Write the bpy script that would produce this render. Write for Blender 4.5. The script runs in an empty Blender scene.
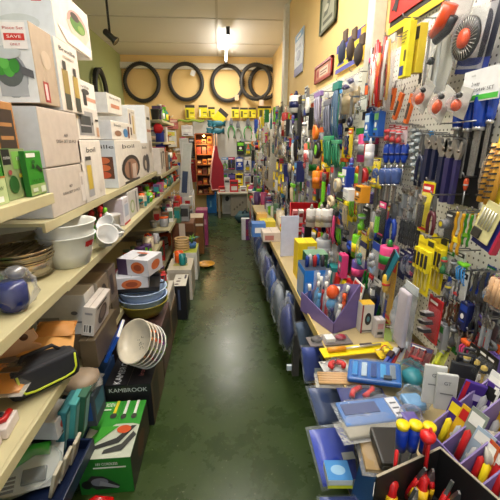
import bpy, bmesh, math, random
from mathutils import Vector, Matrix, noise
PI = math.pi
S = bpy.context.scene
COL = S.collection
rnd = random.Random(7)
# ---------------------------------------------------------------- camera
H = 1.4; FPX = 350.0
TH = math.atan(108/FPX); YAW = math.atan(30/(FPX*math.cos(TH)+108*math.sin(TH)))
cd = bpy.data.cameras.new('camera'); cam = bpy.data.objects.new('camera', cd); COL.objects.link(cam)
cam.location = (0, 0, H); cam.rotation_euler = (PI/2-TH, 0, -YAW)
cd.sensor_width = 36; cd.lens = FPX/500*36; cd.clip_start = .02
S.camera = cam
_f = (math.sin(YAW), math.cos(YAW)); _r = (math.cos(YAW), -math.sin(YAW))
def ray(px, py):
    a = (px-250)/FPX; b = (250-py)/FPX
    fw = math.cos(TH)+b*math.sin(TH); z = -math.sin(TH)+b*math.cos(TH)
    return Vector((a*_r[0]+fw*_f[0], a*_r[1]+fw*_f[1], z))
def at(px, py, X=None, Y=None, Z=None):
    """the point of the room seen at a place in the photograph, on a plane X=, Y= or Z="""
    d = ray(px, py)
    t = X/d.x if X is not None else Y/d.y if Y is not None else (Z-H)/d.z
    return Vector((d.x*t, d.y*t, H+d.z*t))
def proj(x, y, z):
    hz = x*_f[0]+y*_f[1]; r = x*_r[0]+y*_r[1]; u = z-H
    fw = hz*math.cos(TH)-u*math.sin(TH); up = hz*math.sin(TH)+u*math.cos(TH)
    return 250+FPX*r/fw, 250-FPX*up/fw
def solve(f, lo, hi):
    a = f(lo)
    for _ in range(50):
        m = (lo+hi)/2
        if (f(m) > 0) == (a > 0): lo = m
        else: hi = m
    return (lo+hi)/2
def z_at(X, Y, py): return solve(lambda z: proj(X, Y, z)[1]-py, -1, 3.5)
def y_at(X, Z, px, lo=.3, hi=9): return solve(lambda y: proj(X, y, Z)[0]-px, lo, hi)
# ---------------------------------------------------------------- materials
def lin(c):
    c = c/255
    return c/12.92 if c <= .04045 else ((c+.055)/1.055)**2.4
def rgb(c): return (lin(c[0]), lin(c[1]), lin(c[2]), 1)
_mats = {}
def M(c, rough=.5, metal=0, var=.12, scale=30):
    """painted / printed / moulded surface with a little procedural unevenness"""
    c = tuple(c); k = (c, rough, metal, var, scale)
    if k in _mats: return _mats[k]
    m = bpy.data.materials.new('surface_%d_%d_%d' % c); m.use_nodes = True
    nt = m.node_tree; b = nt.nodes['Principled BSDF']
    tc = nt.nodes.new('ShaderNodeTexCoord'); n = nt.nodes.new('ShaderNodeTexNoise')
    n.inputs['Scale'].default_value = scale; n.inputs['Detail'].default_value = 3
    mx = nt.nodes.new('ShaderNodeMix'); mx.data_type = 'RGBA'
    A = rgb(c); mx.inputs[6].default_value = A
    mx.inputs[7].default_value = (A[0]*(1-var*2), A[1]*(1-var*2), A[2]*(1-var*2), 1)
    nt.links.new(tc.outputs['Object'], n.inputs['Vector']); nt.links.new(n.outputs['Fac'], mx.inputs[0])
    nt.links.new(mx.outputs[2], b.inputs['Base Color'])
    b.inputs['Roughness'].default_value = rough; b.inputs['Metallic'].default_value = metal
    _mats[k] = m; return m
def MCLEAR(tint=(235, 240, 245), fac=.14, rough=.12):
    k = ('clear', tint, fac, rough)
    if k in _mats: return _mats[k]
    m = bpy.data.materials.new('clear_plastic'); m.use_nodes = True
    nt = m.node_tree; b = nt.nodes['Principled BSDF']; out = nt.nodes['Material Output']
    b.inputs['Base Color'].default_value = rgb(tint); b.inputs['Roughness'].default_value = rough
    tr = nt.nodes.new('ShaderNodeBsdfTransparent'); mx = nt.nodes.new('ShaderNodeMixShader')
    fr = nt.nodes.new('ShaderNodeFresnel'); fr.inputs['IOR'].default_value = 1.28
    n = nt.nodes.new('ShaderNodeTexNoise'); n.inputs['Scale'].default_value = 22; n.inputs['Detail'].default_value = 4
    tc = nt.nodes.new('ShaderNodeTexCoord'); nt.links.new(tc.outputs['Object'], n.inputs['Vector'])
    bp = nt.nodes.new('ShaderNodeBump'); bp.inputs['Strength'].default_value = .5; bp.inputs['Distance'].default_value = .01
    nt.links.new(n.outputs['Fac'], bp.inputs['Height']); nt.links.new(bp.outputs['Normal'], b.inputs['Normal']); nt.links.new(bp.outputs['Normal'], fr.inputs['Normal'])
    ad = nt.nodes.new('ShaderNodeMath'); ad.operation = 'MULTIPLY_ADD'; ad.inputs[1].default_value = .4; ad.inputs[2].default_value = fac; ad.use_clamp = True
    nt.links.new(fr.outputs[0], ad.inputs[0]); nt.links.new(ad.outputs[0], mx.inputs[0])
    nt.links.new(tr.outputs[0], mx.inputs[1]); nt.links.new(b.outputs[0], mx.inputs[2]); nt.links.new(mx.outputs[0], out.inputs[0])
    _mats[k] = m; return m
def MEMIT(c, s):
    m = bpy.data.materials.new('glowing_tube'); m.use_nodes = True
    b = m.node_tree.nodes['Principled BSDF']
    b.inputs['Base Color'].default_value = rgb(c); b.inputs['Emission Color'].default_value = rgb(c); b.inputs['Emission Strength'].default_value = s
    return m
WHITE = (240, 238, 232); BLACK = (22, 22, 24); GREY = (130, 132, 134); STEEL = (170, 172, 176); DARK = (48, 48, 50)
YEL = (244, 218, 30); RED = (200, 32, 34); BLUE = (24, 62, 160); NAVY = (22, 32, 84); GREEN = (38, 140, 52); ORANGE = (232, 96, 28)
LIME = (120, 205, 40); TEAL = (30, 130, 130); PURP = (96, 78, 150); WOOD = (196, 150, 96); PINK = (226, 70, 130); SKY = (70, 150, 215)
def steel(): return M(STEEL, .28, .9, .1)
# ---------------------------------------------------------------- mesh builder
class MB:
    def __init__(s): s.v = []; s.f = []; s.m = []; s.mats = []; s.sm = []
    def mi(s, m):
        if m not in s.mats: s.mats.append(m)
        return s.mats.index(m)
    def raw(s, vs, fs, m, smooth=False):
        o = len(s.v); i = s.mi(m); s.v += [Vector(v) for v in vs]
        for f in fs: s.f.append([o+k for k in f]); s.m.append(i); s.sm.append(smooth)
        return s
    def poly(s, pts, m): return s.raw(pts, [range(len(pts))], m)
    def box(s, x0, y0, z0, x1, y1, z1, m, b=0, mtx=None):
        if b <= 0:
            vs = [(x, y, z) for z in (z0, z1) for y in (y0, y1) for x in (x0, x1)]
            fs = [(0, 2, 3, 1), (4, 5, 7, 6), (0, 1, 5, 4), (2, 6, 7, 3), (0, 4, 6, 2), (1, 3, 7, 5)]
        else:
            b = min(b, abs(x1-x0)*.45, abs(y1-y0)*.45, abs(z1-z0)*.45)
            bm = bmesh.new(); bmesh.ops.create_cube(bm, size=1)
            for v in bm.verts: v.co = Vector(((x0+x1)/2+v.co.x*(x1-x0), (y0+y1)/2+v.co.y*(y1-y0), (z0+z1)/2+v.co.z*(z1-z0)))
            bmesh.ops.bevel(bm, geom=bm.edges[:], offset=b, segments=2, profile=.5, affect='EDGES')
            bm.verts.index_update(); vs = [v.co.copy() for v in bm.verts]; fs = [[v.index for v in f.verts] for f in bm.faces]; bm.free()
        if mtx: vs = [mtx @ Vector(v) for v in vs]
        return s.raw(vs, fs, m)
    def lathe(s, prof, m, c=(0, 0, 0), n=14, mtx=None, sy=1):
        vs = []; fs = []; k = len(prof)
        for r, z in prof:
            for j in range(n):
                a = 2*PI*j/n; vs.append(Vector((r*math.cos(a), sy*r*math.sin(a), z)))
        for i in range(k-1):
            for j in range(n): fs.append((i*n+j, i*n+(j+1) % n, (i+1)*n+(j+1) % n, (i+1)*n+j))
        if prof[0][0] > 1e-6: fs.append(tuple(reversed(range(n))))
        if prof[-1][0] > 1e-6: fs.append(tuple(range((k-1)*n, k*n)))
        if mtx: vs = [mtx @ v for v in vs]
        c = Vector(c); vs = [v+c for v in vs]
        return s.raw(vs, fs, m, True)
    def tube(s, pts, r, m, n=8, closed=False, r1=None):
        pts = [Vector(p) for p in pts]; k = len(pts); vs = []; fs = []; prev = None
        for i, p in enumerate(pts):
            if closed: t = pts[(i+1) % k]-pts[i-1]
            else: t = pts[min(i+1, k-1)]-pts[max(i-1, 0)]
            t.normalize()
            if prev is None:
                u = t.cross(Vector((0, 0, 1)))
                if u.length < .05: u = t.cross(Vector((1, 0, 0)))
            else: u = prev-t*prev.dot(t)
            u.normalize(); prev = u; w = t.cross(u)
            rr = r if r1 is None else r+(r1-r)*i/max(1, k-1)
            for j in range(n):
                a = 2*PI*j/n; vs.append(p+u*(rr*math.cos(a))+w*(rr*math.sin(a)))
        for i in range(k if closed else k-1):
            i2 = (i+1) % k
            for j in range(n): fs.append((i*n+j, i*n+(j+1) % n, i2*n+(j+1) % n, i2*n+j))
        if not closed: fs.append(tuple(reversed(range(n)))); fs.append(tuple(range((k-1)*n, k*n)))
        return s.raw(vs, fs, m, True)
    def prism(s, outline, y0, y1, m, mtx=None):
        """outline in x,z; thickness along y"""
        n = len(outline); vs = [Vector((x, y0, z)) for x, z in outline]+[Vector((x, y1, z)) for x, z in outline]
        if mtx: vs = [mtx @ v for v in vs]
        fs = [tuple(range(n)), tuple(reversed(range(n, 2*n)))]+[(i, i+n, (i+1) % n+n, (i+1) % n) for i in range(n)]
        return s.raw(vs, fs, m)
    def blob(s, c, r, m, amp=.15, seed=0, sub=2, fr=2.0):
        bm = bmesh.new(); bmesh.ops.create_icosphere(bm, subdivisions=sub, radius=1)
        vs = []
        for v in bm.verts:
            d = 1+amp*noise.noise(v.co*fr+Vector((seed*3.7, seed*1.3, 0)))
            vs.append(Vector((c[0]+v.co.x*r[0]*d, c[1]+v.co.y*r[1]*d, c[2]+v.co.z*r[2]*d)))
        fs = [[v.index for v in f.verts] for f in bm.faces]; bm.free()
        return s.raw(vs, fs, m, True)
    def pillow(s, x0, z0, x1, z1, d, m, y=0, nx=8, nz=10, seed=0, crumple=.25):
        """soft bag / pouch: two skins sealed at the rim, front bulging to -y"""
        vs = []; fs = []
        for side in (0, 1):
            for j in range(nz+1):
                for i in range(nx+1):
                    u = i/nx; w = j/nz; bul = (math.sin(PI*u)*math.sin(PI*w))**.5 if 0 < i < nx and 0 < j < nz else 0
                    k = noise.noise(Vector((u*5+seed*2.3, w*6, seed+side*9)))*crumple
                    yy = y-(d*bul*(1+k) if side == 0 else -d*.12*bul)
                    vs.append((x0+(x1-x0)*u+k*.03*(x1-x0)*bul, yy, z0+(z1-z0)*w))
        n = (nx+1)*(nz+1)
        for j in range(nz):
            for i in range(nx):
                a = j*(nx+1)+i; fs.append((a, a+1, a+nx+2, a+nx+1)); fs.append((n+a, n+a+nx+1, n+a+nx+2, n+a+1))
        return s.raw(vs, fs, m, True)
    def move(s, mtx):
        s.v = [mtx @ v for v in s.v]; return s
    def build(s, name, parent=None, loc=None, rz=0):
        me = bpy.data.meshes.new(name); me.from_pydata([tuple(v) for v in s.v], [], s.f)
        for m in s.mats: me.materials.append(m)
        me.polygons.foreach_set('material_index', s.m); me.polygons.foreach_set('use_smooth', s.sm); me.update()
        o = bpy.data.objects.new(name, me); COL.objects.link(o)
        if parent: o.parent = parent
        if loc is not None: o.location = loc
        if rz: o.rotation_euler = (0, 0, rz)
        return o
def Rx(a): return Matrix.Rotation(a, 4, 'X')
def Ry(a): return Matrix.Rotation(a, 4, 'Y')
def Rz(a): return Matrix.Rotation(a, 4, 'Z')
def Tr(x, y, z): return Matrix.Translation((x, y, z))
# ---------------------------------------------------------------- lettering
_glyph = {}
def text_geo(t):
    if t not in _glyph:
        cu = bpy.data.curves.new('t', 'FONT'); cu.body = t; cu.size = 1; cu.align_x = 'CENTER'; cu.align_y = 'CENTER'; cu.resolution_u = 3
        o = bpy.data.objects.new('t', cu); me = bpy.data.meshes.new_from_object(o)
        vs = [v.co.copy() for v in me.vertices]; fs = [tuple(p.vertices) for p in me.polygons]
        bpy.data.objects.remove(o); bpy.data.curves.remove(cu); bpy.data.meshes.remove(me)
        _glyph[t] = (vs, fs)
    return _glyph[t]
def prints(art, txt, O, U, V, N, elems):
    """flat artwork on a face: O corner, U/V edge vectors, N outward normal, elements in 0..1 face units"""
    O, U, V, N = Vector(O), Vector(U), Vector(V), Vector(N).normalized()
    P = lambda u, v, k: O+U*u+V*v+N*k
    for i, e in enumerate(elems):
        k = .0007+.0004*i; t = e[0]
        if t == 'r': art.poly([P(e[1], e[2], k), P(e[3], e[2], k), P(e[3], e[4], k), P(e[1], e[4], k)], M(e[5]))
        elif t == 'e':
            art.poly([P(e[1]+e[3]*math.cos(2*PI*j/18), e[2]+e[4]*math.sin(2*PI*j/18), k) for j in range(18)], M(e[5]))
        elif t == 'p': art.poly([P(u, v, k) for u, v in e[1]], M(e[2]))
        elif t == 't':
            vs, fs = text_geo(e[4]); un = U.normalized(); vn = V.normalized(); h = e[3]*V.length
            w = max(v.x for v in vs)-min(v.x for v in vs); sx = h if len(e) < 7 else e[6]*U.length/w
            o = P(e[1], e[2], k+.0006)
            txt.raw([o+un*(v.x*sx)+vn*(v.y*h) for v in vs], fs, M(e[5]))
# ---------------------------------------------------------------- things and labels
_lab = {}
FILL = []
def tag(o, label, cat, group=None):
    o['label'] = label; o['category'] = cat
    if group: o['group'] = group
    _lab.setdefault(label, []).append(o)
    return o
def T(name, label, cat, loc=(0, 0, 0), rz=0, group=None, rx=0, ry=0):
    o = bpy.data.objects.new(name, None); COL.objects.link(o); o.empty_display_size = .05
    o.location = loc; o.rotation_euler = (rx, ry, rz)
    if label: tag(o, label, cat, group)
    else:
        o['category'] = cat
        if group: o['group'] = group
    return o
def structure(o): o['kind'] = 'structure'; return o
def copy_thing(r, loc, rz=None, label=None):
    n = r.copy(); COL.objects.link(n); n.location = loc
    if rz is not None: n.rotation_euler = (n.rotation_euler[0], n.rotation_euler[1], rz)
    for ch in list(r.children):
        c = ch.copy(); COL.objects.link(c); c.parent = n
        for g in list(ch.children):
            d = g.copy(); COL.objects.link(d); d.parent = c
    if label: n['label'] = label; _lab.setdefault(label, []).append(n)
    return n
ORD = ['nearest', 'second nearest', 'third nearest', 'fourth nearest', 'fifth nearest', 'sixth nearest', 'seventh nearest', 'eighth nearest', 'ninth nearest', 'tenth nearest', 'eleventh nearest', 'twelfth nearest', 'thirteenth nearest', 'fourteenth nearest', 'fifteenth nearest', 'sixteenth nearest', 'seventeenth nearest', 'eighteenth nearest', 'nineteenth nearest', 'twentieth nearest']
def fill_label(o, phrase, dist): FILL.append((phrase, dist, o))
def finish_labels():
    d = {}
    for p, k, o in FILL: d.setdefault(p, []).append((k, o))
    for p, L in d.items():
        L.sort(key=lambda t: t[0])
        for i, (k, o) in enumerate(L):
            if len(L) == 1: lb = p
            elif i == len(L)-1: lb = p+', the farthest'
            else: lb = p+', the '+ORD[i]
            o['label'] = lb; _lab.setdefault(lb, []).append(o)
    for lb, L in _lab.items():
        if len(L) > 1: print('DUPLABEL', lb, len(L))
        if not 4 <= len(lb.split()) <= 16: print('LABLEN', len(lb.split()), lb)
# ---------------------------------------------------------------- cartons
def carton(label, X0, Y0, Z0, W, D, Hh, c, left=(), front=(), top=(), right=(), rz=0, name='carton', cat='box', group=None, side=None, topc=None, rx=0, ry=0, rough=.55, flap=True):
    """W along x, D along y; origin = near (-y) right (+x) bottom corner. 'front' is the -y face, 'right' the +x face, 'left' the -x face"""
    r = T(name, label, cat, (X0, Y0, Z0), rz, group, rx, ry)
    b = MB(); b.box(-W, 0, 0, 0, D, Hh, M(c, rough), .003); body = b.build('box_body', r)
    faces = (('front', (-W, -.0005, 0), (W, 0, 0), (0, 0, Hh), (0, -1, 0), ([('r', .005, .005, .995, .995, side)] if side else [])+list(front)),
             ('end', (0, 0, 0), (0, D, 0), (0, 0, Hh), (1, 0, 0), right), ('back_end', (-W, D, 0), (0, -D, 0), (0, 0, Hh), (-1, 0, 0), left),
             ('lid', (-W, 0, Hh+.0005), (W, 0, 0), (0, D, 0), (0, 0, 1), ([('r', .005, .005, .995, .995, topc)] if topc else [])+list(top)))
    for nm, O, U, V, N, el in faces:
        art = MB(); txt = MB(); prints(art, txt, O, U, V, N, el)
        if art.f: art.build('printed_'+nm, body)
        if txt.f: txt.build('lettering', body)
    if flap:
        t = MB(); t.box(-W*.5-.0008, -.001, Hh-.0002, -W*.5+.0008, D+.001, Hh+.0012, M((150, 140, 125)))
        t.build('top_seam', body)
    return r
def pxbox(label, px1, px2, yt, yb, X, W, c, **k):
    """carton on the left shelves: its +x face spans px1..px2 in the photograph, near edge from yb up to yt"""
    P = at(px1, yb, X=X); Y1 = P.y; Z0 = k.pop('Z0', P.z)
    if 'Y0' in k: Y1 = k.pop('Y0')
    Z1 = z_at(X, Y1, yt); Y2 = y_at(X, (Z0+Z1)/2, px2) if 'D' not in k else Y1+k.pop('D')
    return carton(label, X, Y1, Z0, W, Y2-Y1, Z1-Z0, c, **k), Y1, Y2, Z0, Z1
# ================================================================ the room
BACK = 7.3; CEIL = 2.92; XR = .84; XL = -1.78
def floor_mat():
    m = bpy.data.materials.new('green_painted_concrete'); m.use_nodes = True; nt = m.node_tree; b = nt.nodes['Principled BSDF']
    tc = nt.nodes.new('ShaderNodeTexCoord'); n = nt.nodes.new('ShaderNodeTexNoise'); n.inputs['Scale'].default_value = 3.2; n.inputs['Detail'].default_value = 8; n.inputs['Roughness'].default_value = .7
    r = nt.nodes.new('ShaderNodeValToRGB'); r.color_ramp.elements[0].position = .3; r.color_ramp.elements[0].color = rgb((35, 51, 21)); r.color_ramp.elements[1].position = .75; r.color_ramp.elements[1].color = rgb((60, 78, 37))
    n2 = nt.nodes.new('ShaderNodeTexNoise'); n2.inputs['Scale'].default_value = 60; n2.inputs['Detail'].default_value = 2
    r2 = nt.nodes.new('ShaderNodeValToRGB'); r2.color_ramp.elements[0].position = .67; r2.color_ramp.elements[0].color = (0, 0, 0, 1); r2.color_ramp.elements[1].position = .76
    mx = nt.nodes.new('ShaderNodeMix'); mx.data_type = 'RGBA'; mx.inputs[7].default_value = rgb((110, 114, 90))
    L = nt.links.new
    L(tc.outputs['Object'], n.inputs['Vector']); L(n.outputs['Fac'], r.inputs[0]); L(tc.outputs['Object'], n2.inputs['Vector']); L(n2.outputs['Fac'], r2.inputs[0])
    L(r2.outputs[0], mx.inputs[0]); L(r.outputs[0], mx.inputs[6]); L(mx.outputs[2], b.inputs['Base Color'])
    rr = nt.nodes.new('ShaderNodeMapRange'); rr.inputs[3].default_value = .16; rr.inputs[4].default_value = .4; L(n.outputs['Fac'], rr.inputs[0]); L(rr.outputs[0], b.inputs['Roughness']); b.inputs['Specular IOR Level'].default_value = .4
    return m
def peg_mat():
    m = bpy.data.materials.new('white_pegboard'); m.use_nodes = True; nt = m.node_tree; b = nt.nodes['Principled BSDF']; L = nt.links.new
    tc = nt.nodes.new('ShaderNodeTexCoord'); sx = nt.nodes.new('ShaderNodeSeparateXYZ'); L(tc.outputs['Object'], sx.inputs[0])
    ms = []
    for ax in ('Y', 'Z'):
        d = nt.nodes.new('ShaderNodeMath'); d.operation = 'MULTIPLY'; d.inputs[1].default_value = 1/.022; L(sx.outputs[ax], d.inputs[0])
        fr = nt.nodes.new('ShaderNodeMath'); fr.operation = 'FRACT'; L(d.outputs[0], fr.inputs[0])
        sb = nt.nodes.new('ShaderNodeMath'); sb.operation = 'SUBTRACT'; sb.inputs[1].default_value = .5; L(fr.outputs[0], sb.inputs[0])
        sq = nt.nodes.new('ShaderNodeMath'); sq.operation = 'POWER'; sq.inputs[1].default_value = 2; L(sb.outputs[0], sq.inputs[0]); ms.append(sq)
    ad = nt.nodes.new('ShaderNodeMath'); ad.operation = 'ADD'; L(ms[0].outputs[0], ad.inputs[0]); L(ms[1].outputs[0], ad.inputs[1])
    lt = nt.nodes.new('ShaderNodeMath'); lt.operation = 'LESS_THAN'; lt.inputs[1].default_value = .028; L(ad.outputs[0], lt.inputs[0])
    mx = nt.nodes.new('ShaderNodeMix'); mx.data_type = 'RGBA'; mx.inputs[6].default_value = rgb((224, 222, 212)); mx.inputs[7].default_value = rgb((96, 92, 84)); L(lt.outputs[0], mx.inputs[0]); L(mx.outputs[2], b.inputs['Base Color'])
    b.inputs['Roughness'].default_value = .5; return m
TAN = M((240, 204, 138), .75, 0, .05, 3)
structure(MB().box(-1.9, -1.2, -.06, 1.2, BACK+.1, 0, floor_mat()).build('floor'))
structure(MB().box(-1.9, -1.2, CEIL, 1.2, BACK+.1, CEIL+.08, M((236, 232, 226), .8, 0, .03, 2)).build('ceiling'))
structure(MB().box(-1.9, BACK, 0, 1.2, BACK+.1, CEIL, TAN).build('wall_back'))
structure(MB().box(XR, -1.2, 0, XR+.1, 4.75, CEIL, TAN).build('wall_right'))
structure(MB().box(1.02, 4.75, 0, 1.12, BACK, CEIL, TAN).build('wall_right_far'))
structure(MB().box(XL-.1, -1.2, 0, XL, BACK, CEIL, M((168, 178, 120), .75, 0, .05, 3)).build('wall_left'))
# white cornice beam along the back wall, pilasters on the right wall, seams of the ceiling boards
structure(MB().box(XL, BACK-.07, 2.69, 1.02, BACK, 2.79, M((236, 232, 222), .6), .006).build('trim_1'))
structure(MB().box(.79, 4.62, 0, 1.02, 4.78, CEIL, M((232, 226, 210), .6), .006).build('trim_2'))
yp = at(375, 20, X=.80).y
structure(MB().box(.775, yp-.045, .62, .84, yp+.045, CEIL, M((222, 220, 206), .6), .005).build('trim_3'))
for i, yy in enumerate((1.6, 2.8, 4.0, 5.2, 6.4)):
    structure(MB().box(XL, yy-.015, CEIL-.008, XR if yy < 4.7 else 1.02, yy+.015, CEIL, M((222, 216, 206), .8)).build('trim_%d' % (4+i)))
structure(MB().box(-.02, -1.2, CEIL-.008, .01, BACK-.07, CEIL, M((222, 216, 206), .8)).build('trim_9'))
# ---------------------------------------------------------------- lamps of the shop, and unseen ones added
TUBE = MEMIT((255, 248, 236), 30)
def batten(label, x, y0, y1, z, drop):
    r = T('fluorescent_light', label, 'light', (x, (y0+y1)/2, CEIL)); L = y1-y0; zz = z-CEIL
    MB().box(-.024, -L/2, zz+.02, .024, L/2, zz+.06, M((236, 234, 228), .4), .006).build('housing', r)
    MB().tube([(0, -L/2+.05, zz), (0, L/2-.05, zz)], .014, TUBE, 12).build('tube', r)
    for s in (-1, 1):
        MB().box(-.026, s*L/2-.03 if s < 0 else L/2, zz-.03, .026, -L/2 if s < 0 else L/2+.03, zz+.066, M(DARK, .4), .004).build('end_cap', r)
        if drop: MB().tube([(0, s*L*.38, 0), (0, s*L*.38, zz+.055)], .005, M(DARK), 6).build('suspension_rod', r)
    return r
batten('fluorescent batten with dark end cap on the ceiling over the far aisle', .14, 5.3, 7.05, 2.79, True)
batten('fluorescent batten at the upper left corner above the stacked cartons', -1.6, 2.2, 3.2, 2.42, True)
for yy in (-.3, 1.0, 2.3):  # battens above the view, added to brighten the near aisle
    batten('%s added unseen fluorescent batten on the ceiling over the near aisle' % {-.3: 'nearest', 1.0: 'middle', 2.3: 'farthest'}[yy], .1, yy-.55, yy+.55, CEIL-.28, True)
def area(name, loc, rot, sx, sy, e, c=(1, .95, .88)):
    d = bpy.data.lights.new(name, 'AREA'); d.shape = 'RECTANGLE'; d.size = sx; d.size_y = sy; d.energy = e; d.color = c
    o = bpy.data.objects.new(name, d); COL.objects.link(o); o.location = loc; o.rotation_euler = rot; return o
# light shed by the tubes (fluorescent battens, the near aisle ones added) and the open shop front behind the photographer
for yy, e in ((-.3, 13), (1.0, 19), (2.3, 24), (6.2, 34)):
    area('tube_light', (.1, yy, CEIL-.33 if yy < 3 else 2.74), (0, 0, 0), .2, 1.3, e)
    area('tube_light', (.1, yy, CEIL-.2 if yy < 3 else 2.86), (PI, 0, 0), .12, 1.1, e*(.5 if yy < 3 else .12))
area('tube_light', (-1.6, 2.7, 2.37), (0, 0, 0), .12, .9, 9)
area('tube_light', (-1.6, 2.7, 2.52), (PI, 0, 0), .12, .9, 10)
W = bpy.data.worlds.new('daylight'); S.world = W; W.use_nodes = True
W.node_tree.nodes['Background'].inputs[0].default_value = (.86, .93, 1, 1); W.node_tree.nodes['Background'].inputs[1].default_value = 1.0
S.view_settings.view_transform = 'Standard'; S.view_settings.look = 'None'; S.view_settings.gamma = 1; S.view_settings.exposure = -.08; S.view_settings.use_curve_mapping = False
# ---------------------------------------------------------------- posters and the shop sign (on the right wall)
def wallposter(name, label, cat, quad, X, base, elems, frame=None):
    """quad: pixel corners (left top, left bottom, right bottom) of a flat panel on the right wall"""
    (lx, lt), (_, lb), (rx_, rb) = quad
    A = at(lx, lb, X=X); y1 = A.y; z0 = A.z; z1 = z_at(X, y1, lt); y0 = y_at(X, z0, rx_)
    r = T(name, label, cat, (X, y1, z0)); w = y1-y0; h = z1-z0
    MB().box(-.012, -w, 0, 0, 0, h, M(base, .5), .002).build('panel', r)
    art = MB(); txt = MB(); prints(art, txt, (-.0125, 0, 0), (0, -w, 0), (0, 0, h), (-1, 0, 0), elems)
    if art.f: art.build('printed_artwork', r)
    if txt.f: txt.build('lettering', r)
    if frame:
        f = MB(); t = .02
        for a in ((-w, 0, 0, t), (-w, 0, h-t, h), (-w, -w+t, 0, h), (-t, 0, 0, h)): f.box(-.02, a[0], a[2], 0, a[1], a[3], M(frame, .4), .002)
        f.build('frame', r)
    return r
wallposter('poster', 'red framed poster with pale centre, on the tan wall', 'poster', ((316, 68), (316, 85), (333, 73)), .835, (196, 150, 120), [('r', .12, .12, .88, .8, (206, 120, 92)), ('r', .3, .25, .8, .7, (230, 206, 180)), ('r', .35, .5, .75, .56, (120, 60, 50)), ('r', .35, .35, .7, .4, (120, 60, 50)), ('e', .2, .5, .05, .2, (170, 40, 36))], (164, 40, 34))
wallposter('poster', 'narrow pale blue poster nearest the far pilaster', 'poster', ((295, 37), (295, 78), (303, 70)), .835, (196, 204, 214), [('r', 0, .82, 1, .98, (70, 140, 190)), ('r', 0, .0, 1, .2, (96, 100, 170)), ('e', .5, .45, .25, .12, (120, 124, 150)), ('r', .2, .6, .8, .68, (150, 160, 180)), ('r', .25, .86, .75, .92, (230, 236, 240))])
wallposter('poster', 'tall grey green poster high on the tan wall, cut by the top', 'poster', ((321, 0), (321, 37), (337, 23)), .835, (120, 128, 98), [('r', .12, .1, .88, .96, (176, 176, 156)), ('r', .2, .2, .8, .3, (96, 100, 84)), ('p', [(.2, .4), (.6, .9), (.8, .9), (.5, .4)], (104, 108, 96)), ('e', .4, .6, .15, .08, (210, 208, 190))], (88, 94, 70))
wallposter('poster', 'blue and yellow poster behind hanging packs beside the near white pilaster', 'poster', ((337, 47), (337, 75), (365, 68)), .835, (238, 212, 40), [('r', 0, .72, 1, 1, (44, 50, 156)), ('r', 0, 0, .75, .16, (84, 84, 170)), ('r', .88, .2, 1, .95, (240, 180, 40)), ('p', [(.05, .25), (.25, .6), (.35, .25)], (44, 50, 156)), ('p', [(.4, .3), (.55, .62), (.7, .3)], (44, 50, 156)), ('r', .1, .66, .5, .7, (240, 236, 220))])
# shop sign
X = .80; A = at(391, 37, X=X); y1 = A.y; z0 = A.z+.005; y0 = y1-1.0
r = T('shop_sign', 'large red sign with white lettering and yellow edge, above the pegboard', 'sign', (X, y1, z0))
MB().box(-.012, -1.0, 0, .03, 0, .31, M((36, 34, 32), .4), .003).build('sign_board', r)
b = MB(); b.box(-.016, -1.0, 0, -.012, 0, .026, M((246, 206, 20), .4)); b.build('yellow_edge', r)
b = MB(); b.box(-.018, -1.0, .05, -.012, 0, .31, M((206, 44, 34), .4)); b.build('red_panel', r)
t = MB(); art = MB(); prints(art, t, (-.019, 0, .05), (0, -1.0, 0), (0, 0, .26), (-1, 0, 0), [('t', .40, .38, .62, 'Snap-on', (244, 240, 232)), ('p', [(.02, .15), (.045, .25), (.075, .6), (.09, .3), (.07, .08), (.045, .15)], (30, 26, 26)), ('p', [(.03, .35), (.06, .5), (.1, .72), (.075, .45)], (230, 200, 190))])
t.build('lettering', r); art.build('emblem', r)
# spotlight under the ceiling, left
P = at(110, 36, Y=4.2)
r = T('spotlight', 'small black spotlight hanging from the ceiling above the cartons', 'light', (P.x, P.y, CEIL))
d = P.z-CEIL
sc_ = .62
MB().tube([(0, 0, 0), (0, 0, d+.03)], .012, M(BLACK), 8).lathe([(.0, 0), (.05, 0), (.05, -.02), (0, -.02)], M(BLACK)).build('stem', r)
MB().lathe([(.03*sc_, -.12*sc_), (.05*sc_, -.1*sc_), (.05*sc_, .06*sc_), (.075*sc_, .12*sc_), (.07*sc_, .125*sc_), (.045*sc_, .06*sc_), (0, .05*sc_)], M(BLACK, .35), (0, 0, d), 16, Ry(2.3)).build('lamp_head', r)
MB().lathe([(0, .1*sc_), (.068*sc_, .118*sc_)], M((236, 220, 170), .2), (0, 0, d), 16, Ry(2.3)).build('lens', r)
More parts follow.
